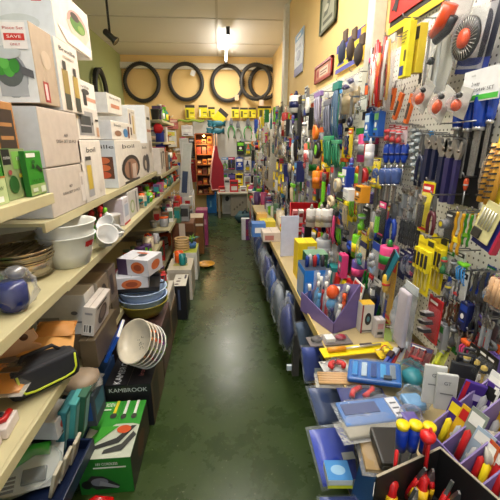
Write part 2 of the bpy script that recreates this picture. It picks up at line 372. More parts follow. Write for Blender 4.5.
# bicycle tyres on the back wall
def tyre(label, px, py, wpx, hpx, Y, seed, tilt=0):
    P = at(px, py, Y=Y); q = at(px, py-hpx/2, Y=Y); q2 = at(px, py+hpx/2, Y=Y); w = at(px+wpx/2, py, Y=Y).x-at(px-wpx/2, py, Y=Y).x
    hh = q.z-q2.z; r0 = .034
    r = T('bicycle_tyre', label, 'tyre', (P.x, Y, P.z+hh/2), 0, 'bicycle tyres on the back wall')
    a, c = w/2-r0, hh/2-r0
    pts = [(a*math.cos(t)+.006*math.sin(3*t+seed), tilt*math.sin(t), -hh/2+c*math.sin(t)) for t in [2*PI*k/40 for k in range(40)]]
    MB().tube(pts, r0, M((50, 47, 44), .6, 0, .2, 80), 10, True).build('casing', r)
    tr = MB()
    for k in range(60):
        t = 2*PI*k/60; ca, sa = math.cos(t), math.sin(t); cx, cz = (a+r0*.8)*ca, -hh/2+(c+r0*.8)*sa
        tr.box(-.012, -.025, -.008, .012, .025, .008, M((40, 38, 36), .7), 0, Tr(cx, tilt*sa, cz) @ Ry(-t))
    tr.build('tread', r)
    MB().tube([((a-r0*.75)*math.cos(t), tilt*math.sin(t)-.012, -hh/2+(c-r0*.75)*math.sin(t)) for t in [2*PI*k/40 for k in range(40)]], .007, M((70, 66, 60), .5), 6, True).build('bead', r)
    MB().tube([(0, .02, 0), (0, -.06, .012)], .006, steel(), 6).build('hook', r)
    return r
yw = BACK-.06
tl = tyre('bicycle tyre on the green wall, partly hidden behind the stacked cartons', 103, 83, 36, 40, 6.3, 1)
tl.rotation_euler.z = PI/2; tl.location = (XL+.06, at(100, 80, X=XL+.06).y, z_at(XL, 5.3, 61))
tyre('bicycle tyre hanging second from the left on the back wall', 142, 82.5, 37, 41, yw, 2)
t3 = tyre('bicycle tyre with white tag hanging third from the left', 186, 82, 36, 39.5, yw, 3)
t4 = tyre('bicycle tyre with beige tag, left of the hanging batten lamp', 227.5, 83.5, 34, 38.5, yw, 4)
t5 = tyre('bicycle tyre hung in front, rightmost pair, with paper tag', 256, 82, 33, 38, yw-.16, 5)
tyre('bicycle tyre hung behind another at the right end', 264, 83, 31, 35, yw, 6)
for tt, x, z, c in ((t3, .2, -.12, WHITE), (t4, .17, -.58, (226, 190, 150)), (t5, .1, -.68, (230, 210, 190))):
    MB().box(x-.04, -.05, z-.05, x+.04, -.042, z+.05, M(c), .002, Ry(.4) if tt is t3 else None).build('price_tag', tt)
# ================================================================ left side: shelves
CREAM = (196, 188, 148)
def shelf_unit(label, x0, x1, y0, y1, zs, ztop, edges=None):
    r = T('shelf_unit', label, 'shelf', (x0, y0, 0)); w = x1-x0; L = y1-y0
    for i, z in enumerate(zs):
        e = w if not edges else edges[i]-x0
        b = MB(); b.box(0, .002, z-.012, e-.0125, L-.002, z, M(CREAM, .5, 0, .1, 12)); b.box(e-.012, 0, z-.034, e, L, z+.001, M(CREAM, .45, 0, .1, 12), .002)
        b.build('shelf', r)
        for yy in (.02, L-.02): MB().prism([(.0, z-.012), (e-.04, z-.012), (e-.04, z-.025), (0, z-.08)], yy-.002, yy+.002, M((150, 146, 128))).build('bracket', r)
    for yy in (.015, L-.015):
        MB().box(-.03, yy-.015, 0, 0, yy+.015, ztop, M((150, 146, 130), .4), .002).build('upright', r)
    MB().box(-.022, .03, 0, -.012, L-.03, ztop, M((196, 192, 176), .6)).build('back_panel', r)
    return r
shelf_unit('cream metal shelf unit nearest on the left, holding green boxes, bagged goods and envelopes', -1.05, -.55, .40, 1.205, (.27, .61, .93, 1.24), 1.5, (-.6, -.56, -.55, -.55))
shelf_unit('middle left shelf unit carrying the big white kitchen appliance cartons', -1.05, -.58, 1.215, 3.45, (.14, .45, .915, 1.135), 1.62, (-.72, -.60, -.56, -.60))
shelf_unit('far left shelf unit with small kitchenware beyond the white cartons', -1.05, -.56, 3.46, 4.9, (.14, .56, .93, 1.10), 1.75, (-.62, -.52, -.56, -.56))
# ---------------------------------------------------------------- big white cartons
LT = (226, 222, 214); TAUPE = (178, 160, 138); CW = (232, 228, 220); CB = (216, 208, 196)
INK = (40, 40, 44)
# broccoli steamer carton, towards the camera
bx, Y1, Y2, Z0, Z1 = pxbox('tall carton picturing a steamer of broccoli, red price sticker', 41, 60, 20, 103, -.61, .32, TAUPE, D=.16,
    side=(222, 226, 230), front=[('e', .76, .34, .16, .28, (150, 156, 164)), ('r', .62, .08, .9, .34, (168, 174, 182)), ('e', .74, .40, .14, .2, (88, 96, 98)), ('e', .66, .44, .06, .1, (60, 150, 50)), ('e', .74, .42, .06, .1, (80, 172, 64)), ('e', .80, .46, .05, .09, (54, 140, 46)), ('e', .70, .50, .05, .08, (96, 186, 78)), ('p', [(.86, .36), (.98, .30), (.98, .40), (.86, .46)], (90, 90, 96)), ('e', .75, .62, .14, .08, (190, 198, 204)), ('r', .73, .66, .97, .97, (240, 236, 236)), ('t', .85, .9, .05, 'Piece Set', (196, 60, 60), .2), ('r', .75, .76, .95, .84, (208, 50, 44)), ('t', .85, .8, .05, 'SAVE', (250, 240, 236), .14), ('t', .85, .71, .04, 'ONLY', (196, 60, 60), .1)],
    right=[('r', .25, .03, .5, .3, (160, 34, 36)), ('r', .3, .06, .42, .27, (230, 200, 200)), ('e', .55, .6, .22, .12, (190, 172, 150))])
# box on top: bowl picture
bx2, a1, a2, a3, a4 = pxbox('topmost white carton picturing a serving bowl, against the ceiling', 59, 90, -22, 53, -.61, .26, (222, 212, 202), side=(214, 222, 232), Z0=Z1+.003,
    front=[('r', .72, .62, .86, .78, (186, 36, 58)), ('t', .79, .70, .05, 'NEW', (245, 235, 235)), ('e', .12, .68, .07, .05, (186, 36, 58)), ('e', .12, .68, .045, .03, (214, 222, 232)), ('e', .5, .25, .3, .15, (196, 206, 212))],
    right=[('e', .62, .52, .30, .30, (196, 150, 140)), ('p', [(.3, .5), (.45, .2), (.75, .15), (.95, .45), (.85, .6), (.5, .62)], (206, 190, 170)), ('e', .62, .55, .22, .16, (84, 130, 48)), ('e', .55, .68, .12, .08, (70, 52, 46)), ('e', .7, .5, .1, .08, (128, 160, 72)), ('p', [(.05, .3), (.25, .05), (.9, .02), (.98, .2), (.5, .28)], (238, 230, 218)), ('r', .05, .9, .2, .97, (190, 70, 60))])
# dish set cartons
A_, y1a, y2a, z0a, z1a = pxbox('pale carton with dark printed lines, second box up under the broccoli carton', 46.5, 80, 106, 168, -.60, .40, (198, 186, 174), D=.33, side=(206, 212, 220),
    right=[('t', .6, .55, .09, '4609', INK), ('t', .6, .44, .085, 'DISH SET 20 PCS', INK, .55), ('r', .02, .01, .98, .03, (176, 164, 150))])
carton('pale carton with printed lines, bottom box of the stack beside green packs', -.60, y1a-.005, 1.137, .43, .33, z0a-1.14, (204, 194, 182), side=(196, 200, 206), right=[('t', .55, .55, .09, '4609', INK), ('t', .55, .42, .08, 'DISH SET 20 PCS', INK, .5), ('r', .85, .1, .97, .8, (220, 214, 206)), ('r', .87, .5, .93, .7, (190, 180, 172))])
bz = z1a+.004
carton('white carton with black lettering over oil bottle pictures, beside the broccoli carton', -.605, Y2+.01, bz, .34, .22, Z1-bz, (222, 214, 202), side=(208, 214, 218),
    front=[('t', .75, .85, .09, 'Breville', INK, .4), ('e', .84, .42, .07, .06, (90, 150, 60))],
    right=[('t', .5, .88, .085, 'Breville', INK, .7), ('r', .14, .03, .4, .6, (150, 128, 66)), ('r', .14, .03, .4, .26, (66, 70, 62)), ('r', .6, .03, .84, .56, (172, 146, 70)), ('r', .6, .03, .84, .24, (60, 66, 60)), ('r', .2, .6, .34, .72, (60, 56, 50)), ('r', .66, .56, .78, .68, (60, 56, 50)), ('r', .25, .78, .75, .8, (190, 170, 150))])
# cartons on the middle shelf, z 1.135
def app(label, p1, p2, yt, yb, X, Wd, c, **k):
    return pxbox(label, p1, p2, yt, yb, X, Wd, c, **k)
_, u1, u2, u3, u4 = app('white blender carton with juicer picture, on the shelf left of the grill carton', 80, 103, 140, 204, -.60, .3, (226, 220, 210), Z0=1.137, side=(200, 206, 214), Y0=1.60,
    right=[('t', .5, .84, .12, 'boil', INK, .4), ('r', .18, .08, .46, .7, (190, 186, 176)), ('r', .22, .2, .42, .6, (206, 178, 70)), ('r', .22, .08, .42, .2, (170, 170, 172)), ('r', .2, .68, .44, .74, (60, 60, 62)), ('r', .7, .1, .92, .3, (214, 206, 196))])
_, g1, g2, g3, g4 = app('large white carton picturing a coffee machine, muffins on its side', 119, 142, 140, 193, -.605, .36, (226, 220, 208), Z0=1.137, Y0=2.16, side=(198, 206, 216),
    front=[('t', .7, .86, .11, 'Breville', INK, .55), ('r', .62, .2, .95, .66, (90, 56, 40)), ('e', .78, .58, .12, .07, (196, 106, 66)), ('e', .78, .43, .12, .07, (206, 110, 66)), ('e', .78, .28, .12, .07, (190, 84, 54))],
    right=[('t', .45, .86, .13, 'boil', INK, .45), ('e', .5, .36, .36, .3, (52, 48, 46)), ('e', .5, .33, .27, .24, (160, 120, 96)), ('r', .38, .04, .46, .5, (90, 64, 50)), ('r', .52, .08, .68, .44, (206, 184, 168)), ('r', .2, .02, .8, .07, (70, 66, 62))])
app('white carton picturing a food mixer, standing right of the coffee machine carton', 142, 155, 143, 187, -.61, .3, (222, 214, 204), Z0=1.137, side=(200, 206, 214), Y0=g2+.012, D=.32,
    right=[('t', .4, .86, .1, 'Breville', INK, .5), ('e', .35, .4, .26, .24, (96, 92, 88)), ('e', .65, .36, .26, .3, (70, 70, 78)), ('e', .42, .34, .12, .14, (206, 190, 170))])
# second layer
zz = u4+.004
app('white carton picturing a steel toaster oven, stacked on the blender carton', 100, 117, 104, 138, -.62, .34, (220, 214, 204), Z0=zz, Y0=1.68, D=.29, side=(204, 208, 212),
    right=[('r', .06, .12, .72, .86, (150, 150, 150)), ('r', .12, .2, .6, .72, (62, 66, 70)), ('r', .14, .4, .58, .44, (170, 170, 172)), ('e', .66, .5, .03, .05, (40, 40, 42)), ('r', .8, .6, .96, .66, INK), ('r', .82, .1, .94, .4, (190, 150, 120))])
app('low white carton with red kettle picture on the coffee machine carton', 118, 142, 120, 137, -.615, .34, (226, 220, 210), Z0=g4+.003, Y0=2.17, D=.42, side=(206, 210, 216), right=[('t', .3, .78, .2, 'Breville', INK, .35), ('e', .3, .34, .18, .16, (150, 110, 84)), ('e', .72, .4, .14, .26, (70, 130, 180)), ('r', .86, .1, .96, .8, (110, 60, 50))])
zz2 = zz+.17
app('white carton with black lettering and stick mixer picture, under the far left tyre', 98, 125, 72, 104, -.64, .36, (228, 224, 216), Z0=z_at(-.62, 1.68, 104), Y0=1.67, D=.36, side=(216, 218, 220), right=[('t', .5, .78, .15, 'Breville', INK, .5), ('r', .55, .28, .98, .42, (214, 160, 134)), ('r', .5, .1, .62, .62, (48, 48, 50)), ('e', .6, .6, .14, .1, (60, 60, 62))])
app('slim upright carton with dark bottle pictures, above the mixer carton', 133, 142, 108, 138, -.62, .26, (222, 214, 202), Z0=g4+.004, Y0=2.61, D=.2, side=(206, 208, 210), right=[('r', .12, .5, .3, .85, (64, 44, 70)), ('r', .12, .15, .3, .4, (64, 40, 50)), ('r', .5, .2, .7, .8, (200, 170, 96)), ('t', .6, .9, .08, 'boil', INK, .4)])
app('narrow white carton at the far end of the upper carton row', 149, 157, 105, 186, -.62, .24, (226, 220, 212), Z0=1.137, Y0=g2+.345, D=.2, side=(210, 214, 220), right=[('r', .1, .62, .9, .66, (180, 120, 96)), ('r', .2, .8, .8, .84, INK), ('e', .5, .4, .3, .1, (190, 176, 160))])
app('white carton with copper pan picture on top of the low kettle carton', 122, 133, 92, 118, -.63, .3, (224, 218, 206), Z0=g4+.15, Y0=2.20, D=.3, side=(210, 212, 214), right=[('r', .2, .3, .8, .5, (200, 130, 100)), ('t', .5, .8, .15, 'Breville', INK, .7)])
# ---------------------------------------------------------------- left near: top shelf
carton('brown cardboard carton with black printed panel, above the green packs', -.645, .98, 1.2415, .28, .255, .275, (176, 124, 70), side=(168, 116, 64), right=[('r', .6, .45, .95, .92, (60, 46, 36)), ('r', .64, .6, .9, .64, (170, 120, 70)), ('r', .64, .74, .9, .78, (170, 120, 70)), ('t', .72, .16, .1, '70118', (70, 50, 36), .45), ('e', .22, .62, .14, .12, (140, 96, 52)), ('r', .1, .12, .3, .16, (70, 50, 36))])
GR = (52, 140, 40); GR2 = (96, 170, 60)
def green_pack(label, y0, d, z, h, w, extra, x=-.57):
    return carton(label, x, y0, z, w, d, h, GR, side=(34, 104, 32), right=extra, flap=False, rough=.35)
green_pack('green and black pack on a white carton base, leftmost on the top shelf', .93, .075, 1.2415, z_at(-.58, 1.0, 141)-1.2415, .055, [('r', 0, .86, 1, 1, (30, 34, 30)), ('t', .5, .72, .08, 'POWER', (236, 240, 230), .6), ('r', .1, .6, .9, .63, (230, 240, 220)), ('r', 0, 0, 1, .42, (186, 206, 150)), ('t', .5, .25, .1, '450W', (40, 90, 40), .6), ('r', .3, .04, .7, .13, (240, 240, 236)), ('r', 0, .42, 1, .45, (180, 120, 60))], -.58)
green_pack('grey and green drill pack standing behind two slimmer green packs', 1.03, .12, 1.2415, z_at(-.59, 1.08, 149)-1.2415, .05, [('r', 0, 0, 1, 1, (140, 158, 110)), ('r', .02, .7, .34, 1, (30, 32, 30)), ('t', .18, .84, .1, 'ozito', (230, 230, 225), .26), ('r', .4, .6, 1, .95, (126, 186, 84)), ('t', .7, .8, .1, '18V', (240, 240, 230), .3), ('e', .3, .3, .2, .18, (34, 90, 36)), ('e', .75, .3, .16, .2, (40, 110, 44)), ('r', .55, .42, .9, .5, (206, 190, 60)), ('e', .2, .55, .08, .05, (150, 70, 70))], -.592)
green_pack('slim bright green tool pack at the shelf end, in front of pale carton', 1.105, .095, 1.2415, z_at(-.57, 1.11, 151)-1.2415, .016, [('r', .05, .86, .6, .95, (230, 236, 224)), ('r', 0, .02, 1, .26, (150, 176, 110)), ('t', .5, .34, .08, 'DRILL BITS', (22, 60, 24), .7), ('p', [(.5, .62), (.85, .5), (.9, .58), (.6, .7)], (22, 44, 24)), ('e', .35, .66, .08, .05, (24, 60, 26)), ('e', .4, .76, .1, .04, (30, 90, 34)), ('r', .1, .1, .4, .18, (210, 220, 200)), ('r', .6, .06, .9, .2, (210, 220, 200))], -.568)
# ---------------------------------------------------------------- left: bowls and pans on the shelf at z .93
def bowl_profile(r0, r1, h, t=.004, lip=.006):
    return [(0, 0), (r0, 0), (r0+(r1-r0)*.55, h*.45), (r1, h-.004), (r1+lip, h), (r1+lip, h+.004), (r1-t, h+.002), (r0+(r1-r0)*.55-t, h*.45), (r0-t, t), (0, t)]
def bowl(label, c, r0, r1, h, col, name='mixing_bowl', cat='bowl', group=None, mtx=None, rough=.3, n=28):
    r = T(name, label, cat, c, 0, group)
    MB().lathe(bowl_profile(r0, r1, h), M(col, rough), (0, 0, 0), n, mtx).build('bowl_body', r); return r
bl = bowl('lower white plastic mixing bowl with red label, on the middle shelf', (-.63, 1.43, .918), .072, .106, .125, (226, 230, 226))
bu = bowl('upper white mixing bowl nested in the lower one', (-.63, 1.43, .974), .078, .112, .12, (234, 236, 232))
for o, a, hh in ((bl, -.5, .07), (bu, -2.2, .085)):
    b = MB(); pts = []
    for k in range(7):
        aa = a+k*.07; R_ = .101 if o is bl else .107
        b.poly([(math.cos(aa)*(R_-.009), math.sin(aa)*(R_-.009), hh), (math.cos(aa+.07)*(R_-.009), math.sin(aa+.07)*(R_-.009), hh), (math.cos(aa+.07)*(R_+.004), math.sin(aa+.07)*(R_+.004), hh+.035), (math.cos(aa)*(R_+.004), math.sin(aa)*(R_+.004), hh+.035)], M((190, 36, 38)))
    b.build('paper_label', o)
# steel sieves stack / steamer basket
P = (-.74, 1.12+.18, .932)
for k in range(4):
    r = T('steel_steamer_tray', ['lowest deep steel tray of the wire rimmed stack', 'second steel tray up in the wire rimmed stack', 'third steel tray up in the wire rimmed stack', 'top steel tray of the wire rimmed stack, left of white bowls'][k], 'tray', (P[0], P[1]-.02*(k > 1), P[2]+(.0, .058, .072, .086)[k]), 0, 'steel trays stacked on the middle shelf')
    R_ = (.098, .104, .108, .11)[k]; h = (.055, .012, .012, .012)[k]
    MB().lathe([(0, 0), (R_*.95, 0), (R_*.97, h), (R_*.95, h), (R_*.93, .003), (0, .003)], M((186, 178, 164), .25, .85), n=28).build('tray_body', r)
    MB().tube([(R_*math.cos(t), R_*math.sin(t), h) for t in [2*PI*j/28 for j in range(28)]], .0035, M((196, 180, 150), .2, .95), 6, True).build('wire_rim', r)
    g = MB()
    for j in range(7):
        x = -R_*.9+j*R_*.3; y = math.sqrt(max(0, (R_*.96)**2-x*x)); g.tube([(x, -y, h), (x, y, h)], .0016, M((180, 160, 130), .25, .9), 5)
    if k: g.build('wire_grid', r)
# clear bag with blue mug
def bag(label, c, size, tint, inner=None, name='plastic_bag', cat='bag', seed=0, group=None, fac=.16, rz=0):
    r = T(name, label, cat, c, rz, group)
    MB().blob((0, 0, size[2]*.5), (size[0]/2, size[1]/2, size[2]/2), MCLEAR(tint, fac*.3), .3, seed, 3, 3.0).build('clear_film', r)
    if inner: inner(r)
    return r
def blue_in(r):
    MB().lathe([(0, .008), (.034, .008), (.042, .03), (.042, .075), (.034, .09), (0, .092)], M((22, 38, 110), .2), (-.005, -.01, 0), 18).build('blue_container', r)
    MB().lathe([(0, 0), (.02, 0), (.026, .02), (.012, .03), (0, .03)], M((150, 150, 152), .3, .6), (.0, .02, .095), 14).build('grey_cap', r)
bag('clear bag holding a dark blue container, on the near shelf edge', (-.60, .985, .931), (.11, .12, .13), (230, 234, 238), blue_in, seed=3)
def green_in(r):
    MB().blob((0, 0, .06), (.06, .055, .05), M((40, 150, 60), .3), .2, 5).build('green_contents', r)
bag('clear and green bag at the left edge beside the steel trays', (-.755, 1.06, .931), (.15, .12, .13), (200, 235, 210), green_in, seed=6)
carton('dark green boxed item under the green bag, at the left edge', -.66, .88, .931, .10, .10, .07, (40, 110, 40), right=[('e', .4, .5, .3, .4, (30, 40, 30)), ('r', .7, .1, .95, .9, (150, 200, 60))])
carton('flat yellow pack with black lettering lying at the left edge', -.60, .66, .931, .12, .19, .022, (220, 196, 30), top=[('t', .5, .5, .1, 'HEAVY DUTY', INK, .7)], right=[('r', .1, .3, .9, .6, INK)], rz=.25, flap=False)
carton('flat red pack lying nearest on the near shelf edge', -.575, .50, .931, .11, .2, .018, (196, 34, 30), top=[('r', .1, .1, .9, .3, (230, 200, 190))], rz=.1, flap=False)
# lime basket, white cups and measuring jugs
P = at(105, 236, X=-.64)
r = T('storage_basket', 'lime green plastic basket behind the white mixing bowls', 'basket', (-.64, 1.86, .917))
MB().lathe([(0, 0), (.05, 0), (.062, .075), (.068, .08), (.06, .08), (.048, .004), (0, .004)], M((110, 200, 50), .35), n=4*6).build('basket_body', r)
g = MB()
for k in range(3): g.tube([((.053+.004*k)*math.cos(t), (.053+.004*k)*math.sin(t), .02+.02*k) for t in [2*PI*j/24 for j in range(24)]], .0025, M((96, 180, 40)), 5, True)
g.build('ribs', r)
for k in range(6):
    q = rnd.choice((RED, LIME, WHITE, (90, 60, 50)))
    a = k*1.05
    tag(MB().tube([(0, 0, 0), (.012*math.cos(a), .012*math.sin(a), .09+.02*(k % 3))], .006, M(q), 8).lathe([(0, 0), (.012, .01), (.014, .03), (0, .04)], M(q), (.012*math.cos(a), .012*math.sin(a), .09+.02*(k % 3)), 10).build('kitchen_utensil', None, (-.64+.03*math.cos(a), 1.86+.03*math.sin(a), .922)), 'utensil standing in the lime green basket, %s' % ('red front one', 'green left one', 'white right one', 'dark one', 'short rear one', 'tall rear one')[k], 'utensil')
def jug(label, c, rz, col, tilt):
    r = T('measuring_jug', label, 'jug', c, rz); r.rotation_euler = (tilt, 0, rz)
    MB().lathe([(0, 0), (.035, 0), (.046, .09), (.05, .094), (.044, .092), (.033, .004), (0, .004)], M(col, .3), n=18).build('jug_body', r)
    MB().tube([(.044, 0, .08), (.075, 0, .075), (.078, 0, .03), (.039, 0, .02)], .006, M(col, .3), 8).build('handle', r)
    MB().poly([(-.02, -.0415, .03), (.02, -.0415, .03), (.02, -.0445, .065), (-.02, -.0445, .065)], M((180, 186, 196))).build('printed_scale', r)
jug('white measuring jug tipped over at the shelf edge', (-.565, 1.66, .95), .6, (226, 226, 224), 1.0)
jug('white cup lying tipped beside the tipped measuring jug', (-.55, 1.80, .95), -.5, (214, 216, 216), .7)
jug('white jug with red stripe standing behind the tipped jugs', (-.62, 2.0, .917), 1.9, (232, 226, 222), 0)
# cartons on the far part of that shelf
carton('white jug carton with red base, on the middle shelf under coffee machine carton', -.585, 2.12, .917, .16, .14, .16, (222, 220, 226), side=(206, 196, 206), right=[('r', .0, .0, 1, .08, (190, 30, 40)), ('r', .2, .3, .8, .75, (176, 186, 206)), ('t', .5, .84, .1, 'JUG', (120, 60, 70), .4)], front=[('r', 0, 0, .3, 1, (170, 40, 60))])
carton('tall pale grey carton with leaf picture on the middle shelf', -.60, 2.30, .917, .2, .30, .172, (206, 202, 196), side=(196, 192, 188), right=[('r', .7, .05, .8, .9, (96, 92, 100)), ('e', .35, .4, .2, .26, (150, 170, 110)), ('e', .35, .4, .12, .18, (214, 214, 206))])
carton('white coffee carton with dark bars on the far upper left shelf', -.57, 3.50, 1.102, .25, .30, .24, (224, 216, 204), side=(206, 198, 190), right=[('r', .15, .2, .3, .85, (40, 38, 40)), ('r', .55, .25, .68, .8, (54, 50, 50)), ('r', .45, .8, .8, .88, (30, 30, 32))])
carton('brown patterned carton on the far upper left shelf', -.57, 3.82, 1.102, .25, .2, .2, (150, 96, 60), right=[('e', .4, .5, .2, .3, (196, 150, 110)), ('r', .1, .1, .9, .2, (96, 56, 40))])
carton('teal box standing on the far upper left shelf', -.575, 4.04, 1.102, .15, .16, .16, (24, 120, 140), right=[('r', .2, .2, .8, .5, (180, 220, 224))])
# ---------------------------------------------------------------- small kitchen goods in rows along the left shelves
def canister(r, c, rad, h, lid):
    MB().lathe([(0, 0), (rad*.96, 0), (rad, .006), (rad, h*.86), (0, h*.86)], M(c, .3), n=14).build('canister_body', r)
    MB().lathe([(rad*.98, h*.86), (rad*1.04, h*.87), (rad*1.04, h), (0, h)], M(lid, .3), n=14).build('lid', r)
def mug(r, c, rad, h, lid):
    MB().lathe([(0, 0), (rad*.9, 0), (rad, .01), (rad, h), (rad*.9, h), (rad*.85, .008), (0, .008)], M(c, .3), n=14).build('mug_body', r)
    MB().tube([(rad*.95*math.cos(-.7), rad*.95*math.sin(-.7), h*.8), (rad*1.6*math.cos(-.7), rad*1.6*math.sin(-.7), h*.75), (rad*1.6*math.cos(-.7), rad*1.6*math.sin(-.7), h*.3), (rad*.95*math.cos(-.7), rad*.95*math.sin(-.7), h*.2)], .005, M(c, .3), 6).build('handle', r)
def bottle(r, c, rad, h, lid):
    MB().lathe([(0, 0), (rad, 0), (rad, h*.6), (rad*.4, h*.78), (rad*.36, h*.9), (0, h*.9)], M(c, .2), n=14).build('bottle_body', r)
    MB().lathe([(rad*.45, h*.88), (rad*.45, h), (0, h)], M(lid, .3), n=12).build('cap', r)
    MB().lathe([(rad*1.01, h*.15), (rad*1.01, h*.48)], M(rnd.choice((WHITE, YEL, (210, 180, 150))), .5), n=14).build('paper_label', r)
def pan(r, c, rad, h, lid):
    MB().lathe(bowl_profile(rad*.85, rad, h*.5), M(c, .3, .3), n=18).build('pan_body', r)
    MB().tube([(rad, 0, h*.42), (rad*1.9, 0, h*.55)], .007, M(lid), 8).build('handle', r)
def smallbox(r, c, rad, h, lid):
    MB().box(-rad, -rad, 0, rad, rad, h, M(c, .5), .002).build('box_body', r)
    a = MB(); a.poly([(rad+.0008, -rad*.8, h*.1), (rad+.0008, rad*.8, h*.1), (rad+.0008, rad*.8, h*.55), (rad+.0008, -rad*.8, h*.55)], M(lid)); a.poly([(-rad*.8, -rad-.0008, h*.3), (rad*.8, -rad-.0008, h*.3), (rad*.8, -rad-.0008, h*.8), (-rad*.8, -rad-.0008, h*.8)], M(lid)); a.build('printed_artwork', r)
CN = [('white', WHITE), ('cream', (216, 200, 170)), ('brown', (120, 76, 46)), ('grey', (150, 150, 150)), ('dark', (50, 48, 50)), ('lime green', LIME), ('red', RED), ('teal', TEAL), ('pink', (190, 80, 120)), ('silver', (180, 182, 186)), ('purple', (90, 60, 110)), ('glassy green', (90, 120, 90)), ('orange', ORANGE)]
def goods(xa, xb, ya, yb, z, n, where, cols=None, sc=1.0, seed=1, kinds=None):
    rr = random.Random(seed); placed = []
    K = kinds or [('canister', canister), ('mug', mug), ('bottle', bottle), ('saucepan', pan), ('small_box', smallbox), ('small_box', smallbox)]
    for i in range(n*12):
        if len(placed) >= n: break
        rad = rr.uniform(.028, .05)*sc; x = rr.uniform(xa+rad, xb-rad); y = rr.uniform(ya+rad, yb-rad)
        if any((x-a)**2+(y-b)**2 < ((rad+c)*1.12)**2 for a, b, c in placed): continue
        placed.append((x, y, rad)); nm, fn = rr.choice(K); cn, c = rr.choice(cols or CN)
        r = T(nm, None, nm.split('_')[-1], (x, y, z+.001), rr.uniform(-.3, .3), None)
        fn(r, c, rad, rr.uniform(.09, .16)*sc, rr.choice(CN)[1])
        fill_label(r, '%s %s %s' % (cn, nm.replace('_', ' '), where), y)
WARM = [CN[i] for i in (0, 1, 2, 3, 4, 9, 10, 12, 6)]
goods(-.78, -.57, 2.62, 3.42, .917, 34, 'on the middle left shelf near its far end', None, .7, 11)
goods(-.76, -.55, 3.48, 4.85, .931, 46, 'on the far left lower shelf', None, .85, 12)
goods(-.80, -.56, 4.22, 4.85, 1.102, 12, 'on the far upper left shelf', None, 1.1, 13)
goods(-.80, -.61, 1.95, 3.4, .452, 36, 'on the low left shelf behind the basins', WARM, .9, 14)
goods(-.74, -.53, 3.48, 4.85, .562, 44, 'on the low far left shelf', WARM, 1.0, 15)

goods(-.84, -.64, 3.48, 4.85, .141, 16, 'on the lowest far left shelf', WARM, 1.5, 16)
# ---------------------------------------------------------------- left: cartons on the low shelves and the floor
def lowbox(label, px1, px2, yt, yb, X, Wd, c, **k): return pxbox(label, px1, px2, yt, yb, X, Wd, c, **k)
z2 = .452
carton('white carton with small round emblem and grey pictures, below the steel trays', -.605, 1.45, .575, .24, .12, .19, (226, 226, 222), side=(222, 222, 220), front=[('e', .78, .55, .06, .05, (120, 120, 124)), ('r', .1, .2, .5, .45, (150, 150, 150)), ('r', .62, .3, .92, .34, (120, 120, 120))], top=[('e', .45, .5, .12, .2, (60, 60, 62)), ('r', .1, .2, .3, .4, (120, 120, 124))])
carton('crate under the white round-emblem carton, mostly hidden on the low shelf', -.605, 1.45, .452, .24, .12, .12, (110, 92, 70))
carton('tan and dark carton with appliance picture, behind the emblem carton', -.60, 1.60, .575, .24, .15, .185, (150, 136, 116), side=(196, 186, 170), front=[('e', .6, .5, .2, .22, (110, 96, 84))], right=[('e', .5, .5, .3, .3, (60, 52, 50))])
carton('crate under the tan appliance carton on the low shelf', -.60, 1.60, .452, .24, .15, .12, (96, 84, 66))
carton('grey brown carton behind the tan appliance carton', -.60, 1.77, .575, .24, .12, .185, (120, 106, 96), side=(150, 138, 126), right=[('r', .1, .2, .5, .8, (60, 54, 54)), ('e', .7, .5, .15, .2, (150, 130, 110))])
carton('crate under the grey brown carton on the low shelf', -.60, 1.77, .452, .22, .12, .12, (96, 84, 66))
carton('slim white carton with kettle picture and barcode, leaning right of emblem carton', -.565, 1.39, .595, .052, .21, .135, (206, 198, 190), side=(216, 212, 208), front=[('r', .15, .1, .85, .4, (236, 236, 236)), ('r', .2, .13, .3, .38, INK), ('r', .4, .13, .46, .38, INK), ('r', .6, .13, .75, .38, INK), ('r', .2, .75, .8, .82, (150, 150, 154))], right=[('e', .5, .45, .28, .34, (84, 70, 64)), ('e', .5, .5, .18, .22, (140, 120, 110)), ('r', .1, .85, .7, .92, INK)], ry=.18)
carton('brown carton on its side under the kettle carton, beside blue folder', -.555, 1.37, .452, .07, .3, .135, (96, 82, 60))
r = T('folder', 'bright blue flat folder standing between kettle carton and bowls', 'folder', (-.545, 1.42, .44), .1); r.rotation_euler = (0, .5, .1)
MB().box(-.008, 0, 0, .008, .16, .14, M((24, 84, 190), .35), .002).build('cover', r); MB().box(-.006, .004, .004, .006, .163, .143, M((220, 220, 216))).build('sheets', r)
# kraft envelopes / flat brown packs on the near low shelf
KR = (196, 140, 66)
def envelope(label, c, w, d, rz, tilt, col, h=.012):
    r = T('padded_envelope', label, 'envelope', c, rz); r.rotation_euler = (tilt, .08, rz)
    MB().pillow(-w/2, -d/2, w/2, d/2, h*2, M(col, .6), 0, 8, 8, int(w*1000)).move(Rx(-PI/2)).build('envelope_body', r)
    MB().box(-w/2, d/2-.03, .001, w/2, d/2, .005, M((col[0]-20, col[1]-20, col[2]-14))).build('flap', r)
    return r
envelope('upper kraft envelope pointing to the kettle carton', (-.63, 1.15, .715), .17, .12, .3, .1, (200, 146, 72))
envelope('kraft envelope lying under the upper one, reaching left', (-.62, 1.20, .742), .13, .09, .15, .1, (184, 126, 56))
r = T('tape_dispenser', 'tan cardboard hanger with a round hole among kraft envelopes', 'hanger', (-.70, 1.085, .715), .35)
b = MB(); b.prism([(-.08, 0), (.06, 0), (.075, .02), (.05, .035), (.07, .05), (.06, .085), (-.06, .085), (-.085, .05)], -.006, .006, M((206, 160, 116), .6)); b.build('card_body', r)
b = MB(); b.lathe([(0, -.007), (.013, -.007), (.013, .007), (0, .007)], M((92, 58, 30)), (.03, 0, .062), 16, Rx(PI/2)); b.build('hole_rim', r)
